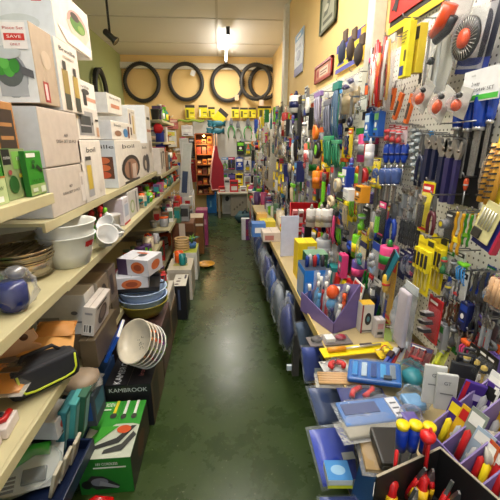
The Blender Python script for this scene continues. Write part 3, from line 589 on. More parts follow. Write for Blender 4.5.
MB().box(-.09, -.014, -.01, -.05, .02, .05, M((176, 120, 60)), .004).build('brown_backing', r)
carton('low tan box filling the shelf under the kraft envelopes', -.66, 1.135, .611, .3, .06, .10, (120, 88, 52))
r = T('mailer_bag', 'orange brown mailer in crumpled clear film at left edge', 'bag', (-.735, .985, .69), .1); r.rotation_euler = (-.1, .1, .15)
MB().pillow(-.12, -.08, .11, .08, .04, M((214, 140, 34), .45), 0, 9, 9, 4, .5).move(Rx(-PI/2)).build('mailer_body', r)
MB().pillow(-.13, -.10, .125, .10, .055, MCLEAR((240, 235, 225), .05), .0, 10, 10, 14, .9).move(Rx(-PI/2)).build('clear_film', r)
MB().box(.05, -.05, .05, .10, -.02, .053, M((90, 66, 40))).build('printed_mark', r)
# black cooler bag with lime piping
r = T('cooler_bag', 'black fabric cooler bag with lime green piping', 'bag', (-.615, 1.06, .612), .8); r.scale = (.92, .92, .92)
b = MB()
b.box(-.12, -.055, 0, .12, .065, .115, M((24, 26, 32), .75), .03); b.build('bag_body', r)
MB().box(-.10, -.066, .03, .10, -.05, .118, M((34, 36, 44), .75), .012).build('front_flap', r)
MB().tube([(-.095, -.064, .112), (-.092, -.07, .06), (-.08, -.071, .042), (-.05, -.071, .036), (.05, -.071, .036), (.08, -.071, .042), (.092, -.07, .06), (.095, -.064, .112)], .004, M((190, 206, 40), .5), 8).build('piping', r)
MB().tube([(-.07, .0, .112), (-.05, .01, .135), (.05, .01, .135), (.07, 0, .112)], .007, M((24, 24, 28), .8), 8).build('handle', r)
# crumpled film pack beside cooler
bag('crumpled clear film pack with beige contents, right of the cooler bag', (-.60, 1.27, .425), (.19, .14, .06), (225, 220, 212), lambda r: MB().blob((0, 0, .045), (.08, .07, .03), M((150, 132, 110)), .3, 2).build('beige_contents', r), seed=9, fac=.22)
carton('dark carton under the crumpled film pack', -.535, 1.22, .272, .12, .12, .15, (60, 70, 78), right=[('r', .1, .3, .9, .8, (60, 110, 130))], front=[('r', .3, .2, .9, .8, (30, 76, 140)), ('e', .6, .5, .15, .2, (160, 190, 210))])
for k, (y, c, nm) in enumerate(((1.06, (26, 110, 120), 'teal'), (1.10, (70, 160, 160), 'pale teal'), (1.14, (40, 96, 70), 'green'))):
    rr_ = carton('thin %s upright carton leaning below the cooler bag' % nm, -.615+.02*k, y+.02, .272, .03, .13, .2, c, right=[('r', .1, .1, .4, .9, (150, 200, 200)), ('e', .65, .5, .2, .3, (20, 70, 90))], ry=.2, flap=False)
carton('white storage carton with red pictures on its end, below the cooler bag', -.60, 1.045, .385, .14, .12, .075, (196, 200, 204), side=(186, 190, 194), right=[('e', .5, .55, .3, .3, (170, 60, 50)), ('r', .2, .1, .8, .2, (90, 80, 80))], rz=-.12)
carton('low crate under the white storage carton', -.61, 1.13, .271, .2, .05, .11, (50, 60, 54))
# blister packed green drill in dark blue tray
r = T('display_tray', 'dark blue plastic tray at the lower left holding blister packs', 'tray', (-.52, .86, .272), -.05)
b = MB(); w, d, h = .36, .25, .05
b.box(-w, 0, 0, 0, d, .008, M((18, 30, 60), .3)); 
for a in ((-w, 0, 0, .01), (-w, d-.01, 0, d), (-w, 0, -w+.01, d), (-.01, 0, 0, d)): b.box(a[0], a[1], 0, a[2], a[3], h, M((18, 30, 60), .3), .002)
b.build('tray_body', r)
r = T('drill_pack', 'blister pack with green handled rotary tool, in the dark blue tray', 'pack', (-.70, .985, .315), .25); r.rotation_euler = (.3, 0, .25)
MB().box(-.12, -.07, 0, .12, .09, .004, M((186, 190, 186), .4)).build('backing_card', r)
b = MB(); b.tube([(-.10, -.05, .025), (-.03, .02, .03), (.03, .055, .03), (.08, .05, .028)], .016, M((46, 160, 40), .35), 12, r1=.022).build('green_handle', r)
b = MB(); b.box(0, -.05, .004, .075, 0, .016, M((34, 36, 38)), .004)
b.build('battery_pack', r)
b = MB()
for k in range(4): b.box(-.07, -.06+.014*k, .004, -.02, -.052+.014*k, .006, M((70, 72, 72)))
b.build('lettering_lines', r)
MB().blob((0, 0, .02), (.125, .085, .035), MCLEAR((230, 240, 235), .14), .08, 2, 3).build('clear_blister', r)
for k in range(3):
    q = carton('%s upright clear sleeve standing at the right of the dark blue tray' % ('front', 'middle', 'rear')[k], -.575+.008*k, .90+.06*k, .29, .012, .055, .1, (186, 180, 160), right=[('r', .1, .1, .9, .4, (220, 216, 206))], ry=.3, flap=False)
for k in range(2):
    r = T('gadget_pack', ('near', 'far')[k]+' white pack of red handled shears on the lowest cream shelf', 'pack', (-.605, .74+.085*k, .612), .12)
    MB().box(-.12, 0, 0, 0, .078, .035, M((220, 210, 206), .5), .004).build('box_body', r)
    MB().tube([(-.05, .02, .04), (-.015, .03, .043), (-.015, .065, .043)], .009, M((180, 24, 28), .3), 8).build('red_handle', r)
    MB().box(-.1, .05, .036, -.03, .064, .042, M((60, 60, 62), .3)).build('blade', r)
# Kambrook boxes on the floor
GX = -.392; zt = z_at(GX, 1.14, 455)-.012
carton('green garden tool box on the floor, shears picture on top', GX, 1.14, .001, .215, .33, zt, (40, 130, 40), side=(28, 120, 36), topc=(48, 150, 44),
    top=[('r', 0, 0, 1, .55, (190, 198, 180)), ('p', [(0, .5), (.3, .42), (.6, .6), (1, .52), (1, .62), (0, .62)], (48, 150, 44)), ('r', .36, .74, .42, 1, (226, 206, 40)), ('r', .58, .7, .64, 1, (230, 232, 226)), ('r', .8, .7, .86, 1, (230, 232, 226)), ('e', .39, .7, .07, .05, (60, 60, 54)), ('e', .61, .68, .06, .05, (60, 60, 54)), ('e', .83, .68, .06, .05, (60, 60, 54)), ('p', [(.2, .12), (.7, .22), (.95, .5), (.85, .5), (.62, .3), (.22, .18)], (46, 48, 46)), ('p', [(.45, .06), (.8, .1), (1, .34), (.92, .4), (.76, .2), (.46, .12)], (54, 56, 54)), ('p', [(.05, .2), (.25, .5), (.6, .5), (.4, .35), (.2, .18)], (60, 160, 44)), ('e', .72, .44, .14, .07, (200, 80, 30)), ('e', .12, .2, .12, .12, (64, 150, 50)), ('t', .2, .9, .1, 'GARDEN', (236, 244, 230), .3), ('r', .06, .8, .3, .82, (236, 244, 230))],
    front=[('t', .55, .86, .1, '18V CORDLESS', (236, 240, 234), .4), ('r', .3, .74, .9, .78, (220, 232, 216)), ('p', [(.1, .35), (.25, .55), (.45, .52), (.75, .24), (.72, .16), (.3, .14)], (40, 44, 48)), ('e', .38, .36, .16, .12, (120, 126, 140)), ('p', [(.4, .4), (.74, .2), (.7, .16), (.36, .26)], (150, 156, 166)), ('e', .14, .3, .1, .12, (22, 28, 28))],
    right=[('r', 0, 0, 1, 1, (46, 48, 38)), ('e', .5, .5, .2, .3, (90, 60, 40)), ('r', .7, .1, .95, .9, (60, 56, 40))])
# red thing in front
r = T('cable_reel', 'red plastic wrapped tool at the very bottom left corner', 'tool', (-.50, 1.03, .0), .2)
MB().tube([(-.05, 0, .03), (-.05, 0, .085), (.0, 0, .11), (.05, 0, .085), (.05, 0, .03)], .014, M((190, 20, 20), .25), 10).build('red_handle', r)
MB().box(-.065, -.03, 0, .065, .03, .045, M((150, 20, 22), .3), .008).build('tool_body', r); MB().box(-.03, -.034, .005, .03, -.03, .035, M((220, 210, 196))).build('paper_label', r)
KX = -.372; kz = z_at(KX, 1.5, 384)
carton('black appliance box with silver capital lettering, on the floor behind the green box', KX, 1.5, .001, .225, .34, kz, (22, 22, 26), side=(24, 24, 28), topc=(24, 22, 26),
    front=[('t', .5, .885, .13, 'KAMBROOK', (214, 218, 222), .82)], right=[('r', 0, 0, 1, 1, (96, 76, 54)), ('r', .1, .1, .5, .9, (60, 50, 40))], rough=.35)
r = _lab['black appliance box with silver capital lettering, on the floor behind the green box'][0]
b = MB(); vs, fs = text_geo('KAMBROOK'); b.raw([Vector((-.165-v.y*.05, .13+v.x*.045, kz+.0025)) for v in vs], fs, M((214, 218, 222))); vs, fs = text_geo('iron'); b.raw([Vector((-.06-v.y*.04, .1+v.x*.04, kz+.0025)) for v in vs], fs, M((200, 120, 110))); b.build('lettering', r)
carton('small blue box with tap picture wedged left of the black appliance box', -.60, 1.40, .001, .1, .3, .30, (20, 60, 110), front=[('r', .1, .55, .95, .95, (24, 80, 160)), ('e', .6, .75, .15, .08, (190, 200, 210)), ('r', .1, .1, .95, .5, (40, 70, 100))], top=[('e', .5, .4, .2, .2, (160, 190, 210))])
# stack of patterned bowls leaning on the black box
AX = Vector((-.52, -.60, .60)).normalized(); C0 = at(134, 341, Y=1.60)
for k in range(5):
    r = T('patterned_bowl', ['front speckled cream bowl of the leaning stack', 'second bowl of the leaning stack, orange flowers on its rim', 'third bowl of the leaning stack, red flowers', 'fourth bowl of the leaning stack, purple flowers', 'rearmost bowl of the leaning stack, green flowers'][k], 'bowl', C0-AX*(.021*k)+Vector((.004*k, 0, -.004*k)), 0, 'bowls leaning in a stack on the black box')
    mt = AX.to_track_quat('Z', 'Y').to_matrix().to_4x4() @ Tr(0, 0, -.055)
    b = MB(); b.lathe(bowl_profile(.06, .112, .055, .004, .003), M(((226, 218, 196), (224, 214, 196), (228, 220, 206), (226, 222, 214), (216, 220, 214))[k], .25), n=28, mtx=mt)
    fl = ((196, 120, 60), (206, 90, 40), (196, 44, 40), (110, 50, 120), (70, 130, 80))[k]; rz_ = random.Random(k)
    for j in range(14):
        a = 2*PI*j/14; q = rz_.uniform(.5, .9); R_ = .06+.052*q; zq = .055*q-.002*0
        pts = [Vector(((R_)*math.cos(a+.09*math.cos(t)), (R_)*math.sin(a+.09*math.cos(t)), zq+.011*math.sin(t))) for t in [2*PI*i/8 for i in range(8)]]
        b.poly([mt @ (p+Vector((p.x, p.y, 0)).normalized()*.006) for p in pts], M(fl if j % 3 else (120, 140, 60)))
    if k == 0:
        for j in range(16):
            a = rz_.uniform(0, 6.28); q = rz_.uniform(0, .035); b.poly([mt @ Vector((q*math.cos(a)+.003*math.cos(t), q*math.sin(a)+.003*math.sin(t), .0055)) for t in [2*PI*i/6 for i in range(6)]], M((70, 80, 60)))
    b.build('bowl_body', r)
# pale blue basins on cartons, with boxes on top
carton('maroon carton under the pale blue basins', -.375, 1.88, .001, .3, .36, .345, (84, 60, 56), side=(60, 46, 44), right=[('r', .1, .1, .9, .4, (110, 84, 70)), ('r', .3, .5, .8, .8, (50, 38, 36))], rough=.5)
bz = .35
bs = [('olive yellow basin at the bottom of the basin stack', (150, 140, 50), .0, .148), ('lower pale blue plastic basin in the stack', (178, 202, 236), .035, .146), ('upper pale blue plastic basin with wide rim', (186, 208, 240), .085, .146)]
for lb, c, dz, R_ in bs: bowl(lb, (-.505, 2.06, bz+dz+.02), R_*.72, R_, .085, c, 'plastic_basin', 'basin', 'basins stacked on the maroon carton')
r = T('oven_tray', 'black shallow oven tray lying across the pale blue basins', 'tray', (-.53, 2.07, bz+.20), .12)
b = MB(); w, d = .135, .12; b.box(-w, -d, 0, w, d, .005, M((34, 34, 38), .3))
for a in ((-w, -d, w, -d+.006), (-w, d-.006, w, d), (-w, -d, -w+.006, d), (w-.006, -d, w, d)): b.box(a[0], a[1], 0, a[2], a[3], .025, M((34, 34, 38), .3))
b.build('tray_body', r); MB().tube([(w, -.05, .022), (w+.025, -.05, .026), (w+.025, .05, .026), (w, .05, .022)], .005, M((34, 34, 38)), 6).build('handle', r)
orp = [('e', .5, .5, .3, .36, (206, 110, 60)), ('e', .5, .5, .18, .2, (150, 70, 40))]
carton('lower white box with orange picture, in the black tray', -.445, 1.975, bz+.206, .19, .15, .085, (214, 218, 228), side=(206, 210, 222), front=orp, right=[('r', .1, .2, .9, .8, (190, 196, 210))], rz=.16)
carton('upper white box with orange picture and purple end, topping the basin stack', -.435, 1.96, bz+.293, .20, .18, .10, (216, 218, 226), side=(214, 216, 226), front=[('e', .66, .5, .22, .36, (206, 110, 60)), ('e', .66, .5, .13, .2, (150, 70, 40)), ('r', 0, .0, .32, 1, (80, 62, 92))], right=[('r', 0, .0, 1, 1, (206, 206, 214)), ('e', .5, .5, .3, .3, (206, 110, 60))], top=[('e', .6, .5, .12, .18, (70, 70, 74)), ('e', .5, .7, .2, .08, (196, 110, 80))], rz=-.3)
# brown and black cartons further along the floor
carton('brown carton on the floor beyond the maroon carton', -.375, 2.27, .001, .3, .3, .26, (110, 90, 66), right=[('r', .1, .2, .9, .8, (70, 58, 46))])
carton('pale taped carton stacked on the brown floor carton', -.38, 2.27, .262, .28, .28, .12, (196, 190, 178), right=[('r', .2, .2, .8, .8, (160, 150, 140))])
q = z_at(-.31, 2.62, 297)
carton('tall black box with white pictured top, standing on the floor', -.30, 2.62, .001, .11, .26, .30, (30, 30, 36), side=(20, 20, 26), topc=(222, 218, 204), front=[('r', .4, .3, .55, .9, (70, 80, 110))], top=[('e', .3, .15, .16, .06, (90, 70, 66)), ('e', .35, .4, .16, .06, (100, 80, 72)), ('e', .4, .62, .14, .05, (110, 90, 80)), ('r', .75, .6, .9, .95, (60, 60, 70))])
carton('cream carton behind the tall black box on the floor', -.285, 3.0, .001, .22, .34, .30, (206, 196, 172), side=(206, 200, 186), front=[('r', .1, .6, .9, .9, (190, 180, 160))], top=[('r', .2, .3, .8, .5, (170, 170, 90))])
carton('white carton with green fruit picture on its front, on the aisle floor', -.27, 3.5, .001, .24, .36, .30, (216, 214, 204), side=(224, 222, 214), front=[('e', .5, .45, .2, .3, (110, 150, 70)), ('e', .66, .4, .12, .2, (120, 110, 120))], topc=(190, 200, 60))
r = T('wicker_basket', 'small beige slatted basket on the fruit picture carton', 'basket', (-.43, 3.62, .302))
b = MB()
for k in range(5): b.tube([(.07*math.cos(t), .07*math.sin(t), .012+.027*k) for t in [2*PI*j/18 for j in range(18)]], .011, M((206, 170, 116), .6), 6, True)
b.lathe([(0, 0), (.066, 0), (.066, .004), (0, .004)], M((190, 150, 100))); b.build('basket_body', r)
r = T('plant_pot', 'lime and blue artificial plant pot on the fruit picture carton', 'plant', (-.33, 3.68, .302))
MB().lathe([(0, 0), (.04, 0), (.05, .06), (.044, .06), (0, .05)], M((60, 110, 170)), n=14).build('pot', r)
b = MB(); q_ = random.Random(4)
for k in range(30):
    a = q_.uniform(0, 6.28); l = q_.uniform(.05, .11); b.tube([(0, 0, .055), (l*.5*math.cos(a), l*.5*math.sin(a), .08+l*.5), (l*math.cos(a), l*math.sin(a), .07+l*.6)], .006, M((120, 180, 60) if k % 3 else (90, 140, 190)), 5, r1=.001)
b.build('leaves', r)
carton('brown carton with white centre stripe on the floor in the far left aisle', -.33, 4.0, .001, .26, .3, .5, (120, 74, 42), side=(104, 62, 36), front=[('r', .36, 0, .62, 1, (206, 190, 176)), ('r', .62, .7, 1, .8, (60, 36, 22))])
carton('brown carton with pale lid behind the striped brown carton', -.24, 4.4, .001, .22, .3, .48, (116, 70, 30), side=(122, 76, 34), topc=(210, 196, 170), front=[('r', 0, .78, 1, .84, (226, 214, 190)), ('r', .3, .1, .7, .6, (150, 96, 40))])
carton('magenta carton in the far left aisle beside wire rack', -.20, 4.8, .001, .16, .25, .50, (150, 50, 100), side=(164, 62, 112), front=[('r', .1, .6, .9, .75, (200, 140, 170))])
tag(MB().lathe(bowl_profile(.05, .1, .03), M((220, 160, 50), .4), n=20).build('yellow_dish', None, (-.20, 3.62+.3, .002)), 'yellow orange dish on the floor past the fruit picture carton', 'dish')


goods(-.58, -.40, 2.28, 2.56, .384, 6, 'on the pale taped carton beside basins', None, .9, 17)
goods(-.49, -.30, 3.02, 3.32, .302, 6, 'on the cream carton in the left aisle', None, 1.0, 18)
goods(-.56, -.36, 4.02, 4.28, .502, 5, 'on the striped brown carton', None, 1.2, 19)
for k in range(7):
    y = 1.98+.2*k; cn, c = (('beige', (206, 190, 160)), ('grey', (150, 150, 146)), ('white', (222, 218, 210)), ('brown', (130, 96, 64)), ('dark green', (50, 80, 56)), ('pale blue', (170, 190, 206)), ('cream', (220, 206, 176)))[k]
    carton('%s low carton on the shelf behind the basins and floor cartons' % cn, -.605, y, .452, .2, .17, .12+.05*(k % 3), c, right=[('r', .1, .2, .6, .8, ((110, 60, 50), (60, 60, 64), (90, 120, 150))[k % 3]), ('r', .7, .3, .9, .7, (226, 222, 214))], front=[('r', .3, .2, .9, .7, (96, 90, 84))]) if False else None
# ================================================================ hanging goods: builders (origin = hanging point, front towards -y, hang down -z)
def k_screwdriver(r, W, H, c1, c2, q):
    rad = min(W*.5, H*.09); hl = H*.45
    MB().lathe([(0, -hl), (rad*.6, -hl), (rad*.7, -hl*.86), (rad*.95, -hl*.7), (rad, -hl*.25), (rad*.8, -hl*.06), (0, 0)], M(c1, .3), n=10).build('handle', r); hd = r.children[-1]
    MB().lathe([(rad*.3, -hl*1.0), (rad*.3, -H*.97), (rad*.12, -H)][::-1], steel(), n=8).build('shaft', r)
    MB().lathe([(rad*1.01, -hl*.62), (rad*1.01, -hl*.5)], M(c2, .3), n=10).build('grip_band', hd)
def k_file(r, W, H, c1, c2, q):
    rad = W*.5; hl = H*.42
    MB().lathe([(0, -hl), (rad*.66, -hl), (rad*.8, -hl*.85), (rad*.84, -hl*.6), (rad, -hl*.3), (rad*.9, -hl*.08), (rad*.5, 0), (0, 0)], M(c1, .25), n=14).build('handle', r)
    MB().lathe([(rad*.68, -hl*1.08), (rad*.68, -hl*.97)], M((200, 200, 204), .3, .8), n=12).build('ferrule', r)
    MB().box(-rad*.5, -rad*.14, -H, rad*.5, rad*.14, -hl, M((150, 150, 150), .4, .7, .3, 200), .001).build('blade', r)
def k_pliers(r, W, H, c1, c2, q):
    w = W*.5; t = min(W*.16, .011)
    for s in (-1, 1):
        MB().tube([(s*w*.15, 0, -H*.38), (s*w*.65, 0, -H*.52), (s*w*.85, 0, -H*.75), (s*w*.6, 0, -H)], t, M(c1, .4), 8, r1=t*.85).build('handle', r)
    b = MB(); b.prism([(-w*.5, -H*.40), (-w*.45, -H*.2), (-w*.16, 0), (0, -H*.01), (.0, -H*.4)], -t*.8, t*.8, M((120, 122, 126), .35, .8)); b.build('jaw', r)
    b = MB(); b.prism([(w*.5, -H*.40), (w*.45, -H*.2), (w*.16, 0), (.002, -H*.01), (.002, -H*.4)], -t*.8, t*.8, M((132, 134, 138), .35, .8)); b.build('jaw', r)
    MB().lathe([(0, -t*1.1), (w*.2, -t*1.1), (w*.2, t*1.1), (0, t*1.1)], M((90, 90, 94), .3, .8), (0, 0, -H*.33), 10, Rx(PI/2)).build('pivot', r)
def k_wrench(r, W, H, c1, c2, q):
    w = W*.5; t = min(.006, W*.12)
    MB().prism([(-w*.42, -H*.3), (-w*.36, -H), (w*.36, -H), (w*.42, -H*.3)], -t*1.4, t*1.4, M(c1, .4)).build('grip', r)
    MB().prism([(-w*.3, -H*.3), (-w*.9, -H*.2), (-w, -H*.06), (-w*.75, 0), (-w*.4, -H*.09), (w*.1, -H*.13), (w*.45, -H*.02), (w*.9, -H*.05), (w*.8, -H*.2), (w*.35, -H*.3)], -t, t, M((178, 176, 172), .28, .9)).build('jaw', r)
    MB().lathe([(0, -t*1.5), (w*.22, -t*1.5), (w*.22, t*1.5), (0, t*1.5)], M((110, 100, 90), .3, .8), (w*.2, 0, -H*.17), 10, Rx(PI/2)).build('screw_wheel', r)
def tool_in(r, kind, cx, top, W, H, c1, c2, y, q):
    """a small tool fixed on a card: builds parts under r moved to the card face"""
    n0 = len(r.children); kind(r, W, H, c1, c2, q)
    for o in r.children[n0:]: o.location = (cx, y, top)
def k_lump(r, W, H, c1, c2, q):
    MB().lathe([(0, -H), (W*.32, -H), (W*.34, -H*.7), (W*.2, -H*.6), (W*.2, -H*.4), (W*.38, -H*.35), (W*.38, -H*.08), (0, 0)], M(c1, .35), n=10).build('fitting', r)
    MB().lathe([(W*.40, -H*.3), (W*.40, -H*.18)], M(c2, .4), n=10).build('collar', r)
def k_bits(r, W, H, c1, c2, q):
    n = max(2, min(6, int(W/.014)))
    for i in range(n):
        x = -W*.4+W*.8*i/(n-1); b = MB(); ra = W*.28/n
        b.tube([(x+ra*.35*math.cos(k*1.6), ra*.35*math.sin(k*1.6), -H*.02-H*.96*k/12) for k in range(13)], ra, M(c1, .3, .5), 6); b.build('drill_bit', r)
    MB().box(-W*.5, -.003, -H*.72, W*.5, .004, -H*.6, M(c2, .4), .001).build('holder', r)
def k_roll(r, W, H, c1, c2, q):
    R_ = min(W*.5, H*.5); b = MB(); b.lathe([(R_*.55, -.012), (R_, -.012), (R_, .012), (R_*.55, .012), (R_*.55, -.012)], M(c1, .4), (0, 0, -R_), 18, Rx(PI/2)); b.build('tape_roll', r)
    MB().lathe([(R_*.5, -.013), (R_*.56, -.013), (R_*.56, .013), (R_*.5, .013)], M(c2), (0, 0, -R_), 18, Rx(PI/2)).build('core', r)
def k_brush(r, W, H, c1, c2, q):
    MB().prism([(-W*.14, 0), (W*.14, 0), (W*.2, -H*.3), (W*.45, -H*.5), (-W*.45, -H*.5), (-W*.2, -H*.3)], -.006, .006, M(c1, .4)).build('handle', r)
    MB().box(-W*.46, -.008, -H*.66, W*.46, .008, -H*.49, steel(), .001).build('ferrule', r)
    MB().prism([(-W*.45, -H*.66), (W*.45, -H*.66), (W*.4, -H), (-W*.4, -H*.97)], -.006, .006, M(c2, .9, 0, .3, 300)).build('bristles', r)
def k_scissors(r, W, H, c1, c2, q):
    for s in (-1, 1):
        MB().tube([(s*W*.25+W*.2*math.cos(t)*1.0, 0, -H*.8+H*.17*math.sin(t)) for t in [2*PI*k/14 for k in range(14)]], W*.06, M(c1, .35), 6, True).build('handle', r)
        MB().prism([(s*W*.2, -H*.64), (-s*W*.1, -H*.3), (-s*W*.04, 0), (s*W*.06, -H*.3), (s*W*.32, -H*.64)], -.003*s, .001*s+.001, M((170, 172, 176), .25, .9)).build('blade', r)
def k_saw(r, W, H, c1, c2, q):
    MB().prism([(-W*.3, 0), (W*.35, 0), (W*.2, -H*.74), (-W*.25, -H*.74)], -.0012, .0012, M((176, 176, 178), .3, .85)).build('blade', r)
    b = MB(); b.tube([(W*.38*math.cos(t), 0, -H*.86+H*.13*math.sin(t)) for t in [2*PI*k/16 for k in range(16)]], W*.14, M(c1, .4), 8, True); b.build('handle', r)
def k_tube(r, W, H, c1, c2, q):
    R_ = W*.5
    MB().lathe([(0, -H), (R_, -H), (R_, -H*.25), (R_*.9, -H*.22), (0, -H*.22)], M(c1, .35), n=14).build('tube_body', r)
    MB().lathe([(R_*.4, -H*.22), (R_*.15, 0), (0, 0)], M(c2, .35), n=10).build('nozzle', r)
    MB().lathe([(R_*1.01, -H*.8), (R_*1.01, -H*.5)], M(c2, .4), n=14).build('paper_label', r)
def k_strands(r, W, H, c1, c2, q):
    n = 9
    for i in range(n):
        x = -W*.42+W*.84*i/(n-1); b = MB(); d = q.uniform(-.1, .1)*W
        b.tube([(x*.5, -.008, -H*.05), (x, -.012*(i % 3), -H*.25), (x+d, -.01*(i % 3), -H*.7), (x+d*1.5, -.008*(i % 2), -H*q.uniform(.88, 1))], max(.0025, W*.035), M(c1 if i % 3 else c2, .4), 6); b.build('strand', r)
    MB().box(-W*.5, -.02, -H*.14, W*.5, .004, 0, M(c2, .5), .004).build('header', r)
def k_bag(r, W, H, c1, c2, q):
    MB().box(-W*.5, -.004, -H*.2, W*.5, .001, 0, M(c2, .5)).build('header_card', r)
    b = MB()
    for i in range(5): b.blob((q.uniform(-.25, .25)*W, -.016, -H*q.uniform(.38, .85)), (W*.2, .012, H*.12), M(c1, .4), .3, i, 1)
    b.build('contents', r)
    MB().pillow(-W*.5, -H, W*.5, -H*.18, .034, MCLEAR((236, 238, 240), .05), 0, 6, 8, int(q.random()*99), .6).build('clear_pouch', r)
def k_block(r, W, H, c1, c2, q):
    D = min(W*.6, .06)
    MB().box(-W*.5, -D, -H, W*.5, 0, -H*.04, M(c1, .4), .002).build('box_body', r)
    a = MB(); t = MB(); prints(a, t, (-W*.5, -D, -H), (W, 0, 0), (0, 0, H*.96), (0, -1, 0), [('r', .08, .68, .92, .92, c2), ('r', .15, .3, .85, .36, c2), ('e', .5, .5, .2, .1, WHITE), ('r', .15, .12, .6, .2, BLACK)]); a.build('printed_artwork', r)
    MB().box(-W*.12, -D*.5-.002, -H*.04, W*.12, -D*.5+.002, H*.02, M(c1)).build('hang_tab', r)
def k_blades(r, W, H, c1, c2, q):
    for k in range(3):
        z = -H*.1-H*.3*k; MB().prism([(-W*.5, z-H*.1), (W*.3, z), (W*.5, z-H*.08), (-W*.3, z-H*.2)], -.02, .008, M((36, 36, 38), .35)).build('black_blade', r); MB().prism([(-W*.5, z-H*.1), (W*.3, z), (W*.3, z+H*.03), (-W*.5, z-H*.07)], -.021, .008, M((214, 214, 216), .3, .4)).build('silver_edge', r)
CONT = [k_screwdriver, k_pliers, k_wrench, k_lump, k_bits, k_roll, k_brush, k_scissors]
def k_card(r, W, H, c1, c2, q, content=None, card=None, head=None, tc=None):
    card = card or q.choice((WHITE, YEL, RED, (226, 226, 220), (30, 70, 150), (40, 120, 60), BLACK, (206, 206, 204)))
    head = head or c2
    b = MB(); b.box(-W*.5, -.0015, -H, W*.5, .0015, 0, M(card, .45)); bc = b.build('backing_card', r)
    a = MB(); t = MB(); prints(a, t, (-W*.5, -.0016, -H), (W, 0, 0), (0, 0, H), (0, -1, 0), [('r', .04, .8, .96, .96, head), ('r', .12, .85, .7, .91, WHITE if head != WHITE else BLACK), ('r', .1, .05, .9, .1, head), ('r', .1, .13, .6, .15, (60, 60, 60))]); a.build('printed_artwork', bc)
    k = content or q.choice(CONT)
    tool_in(r, k, 0, -H*.24, W*.62, H*.64, c1, tc or q.choice((BLACK, RED, STEEL, YEL)), -.02, q)
    MB().pillow(-W*.42, -H*.93, W*.42, -H*.2, .036, MCLEAR((240, 242, 244), .03), -.001, 6, 8, 1, .1).build('clear_blister', r)
KN = {k_screwdriver: ('screwdriver', 'screwdriver'), k_file: ('file', 'file'), k_pliers: ('pliers', 'pliers'), k_wrench: ('adjustable_wrench', 'wrench'), k_lump: ('fitting', 'fitting'), k_bits: ('drill_bit_set', 'drill bits'), k_roll: ('tape_roll', 'tape'), k_brush: ('paint_brush', 'brush'), k_scissors: ('scissors', 'scissors'), k_saw: ('hand_saw', 'saw'), k_tube: ('sealant_tube', 'tube'), k_strands: ('cable_tie_bundle', 'cable ties'), k_bag: ('hanging_bag', 'bag'), k_block: ('hanging_box', 'box'), k_card: ('blister_pack', 'pack')}
PEG = T('pegboard', 'white perforated pegboard on the right wall holding the hanging tools', 'board', (.80, 0, 0))
MB().box(0, .3, .62, .036, 1.62, 1.88, peg_mat()).build('board_panel', PEG)
MB().box(0, 1.625, .62, .036, 4.6, 1.80, peg_mat()).build('board_panel', PEG)
nhook = 0
def hookat(y, z, out):
    global nhook
    if nhook >= 96: return
    nhook += 1
    MB().tube([(.0, y, z), (-out, y, z), (-out-.006, y, z+.012)], .0025, M((150, 150, 152), .3, .8), 5).build('hook', PEG)
def hang(k, px, pt, pb, wpx, c1, c2, label=None, out=.05, phrase=None, group=None, hook=True, W=None, seed=None, Ht=None, **kw):
    """one thing hanging on the right pegboard, seen at (px, pt..pb) in the photograph"""
    Xi = .80-out; P = at(px, pt, X=Xi); H_ = P.z-z_at(Xi, P.y, pb)
    Wg = W is not None
    if W is None: W = abs(at(px-wpx/2, (pt+pb)/2, X=Xi).y-at(px+wpx/2, (pt+pb)/2, X=Xi).y)
    if k in (k_tube, k_saw, k_roll, k_card, k_block): W = min(W, {k_tube: .04, k_saw: .06, k_roll: .07, k_card: .085, k_block: .075}[k]) if not Wg else W
    nm, cat = KN[k]; r = T(nm, label, cat, P, -PI/2, group)
    q = random.Random(seed if seed is not None else int(px*31+pt*7))
    k(r, W, H_, c1, c2, q, **kw)
    if hook: hookat(P.y, P.z+.004, out+.01)
    if not label: fill_label(r, phrase, P.y)
    return r
def place(nm): return nm
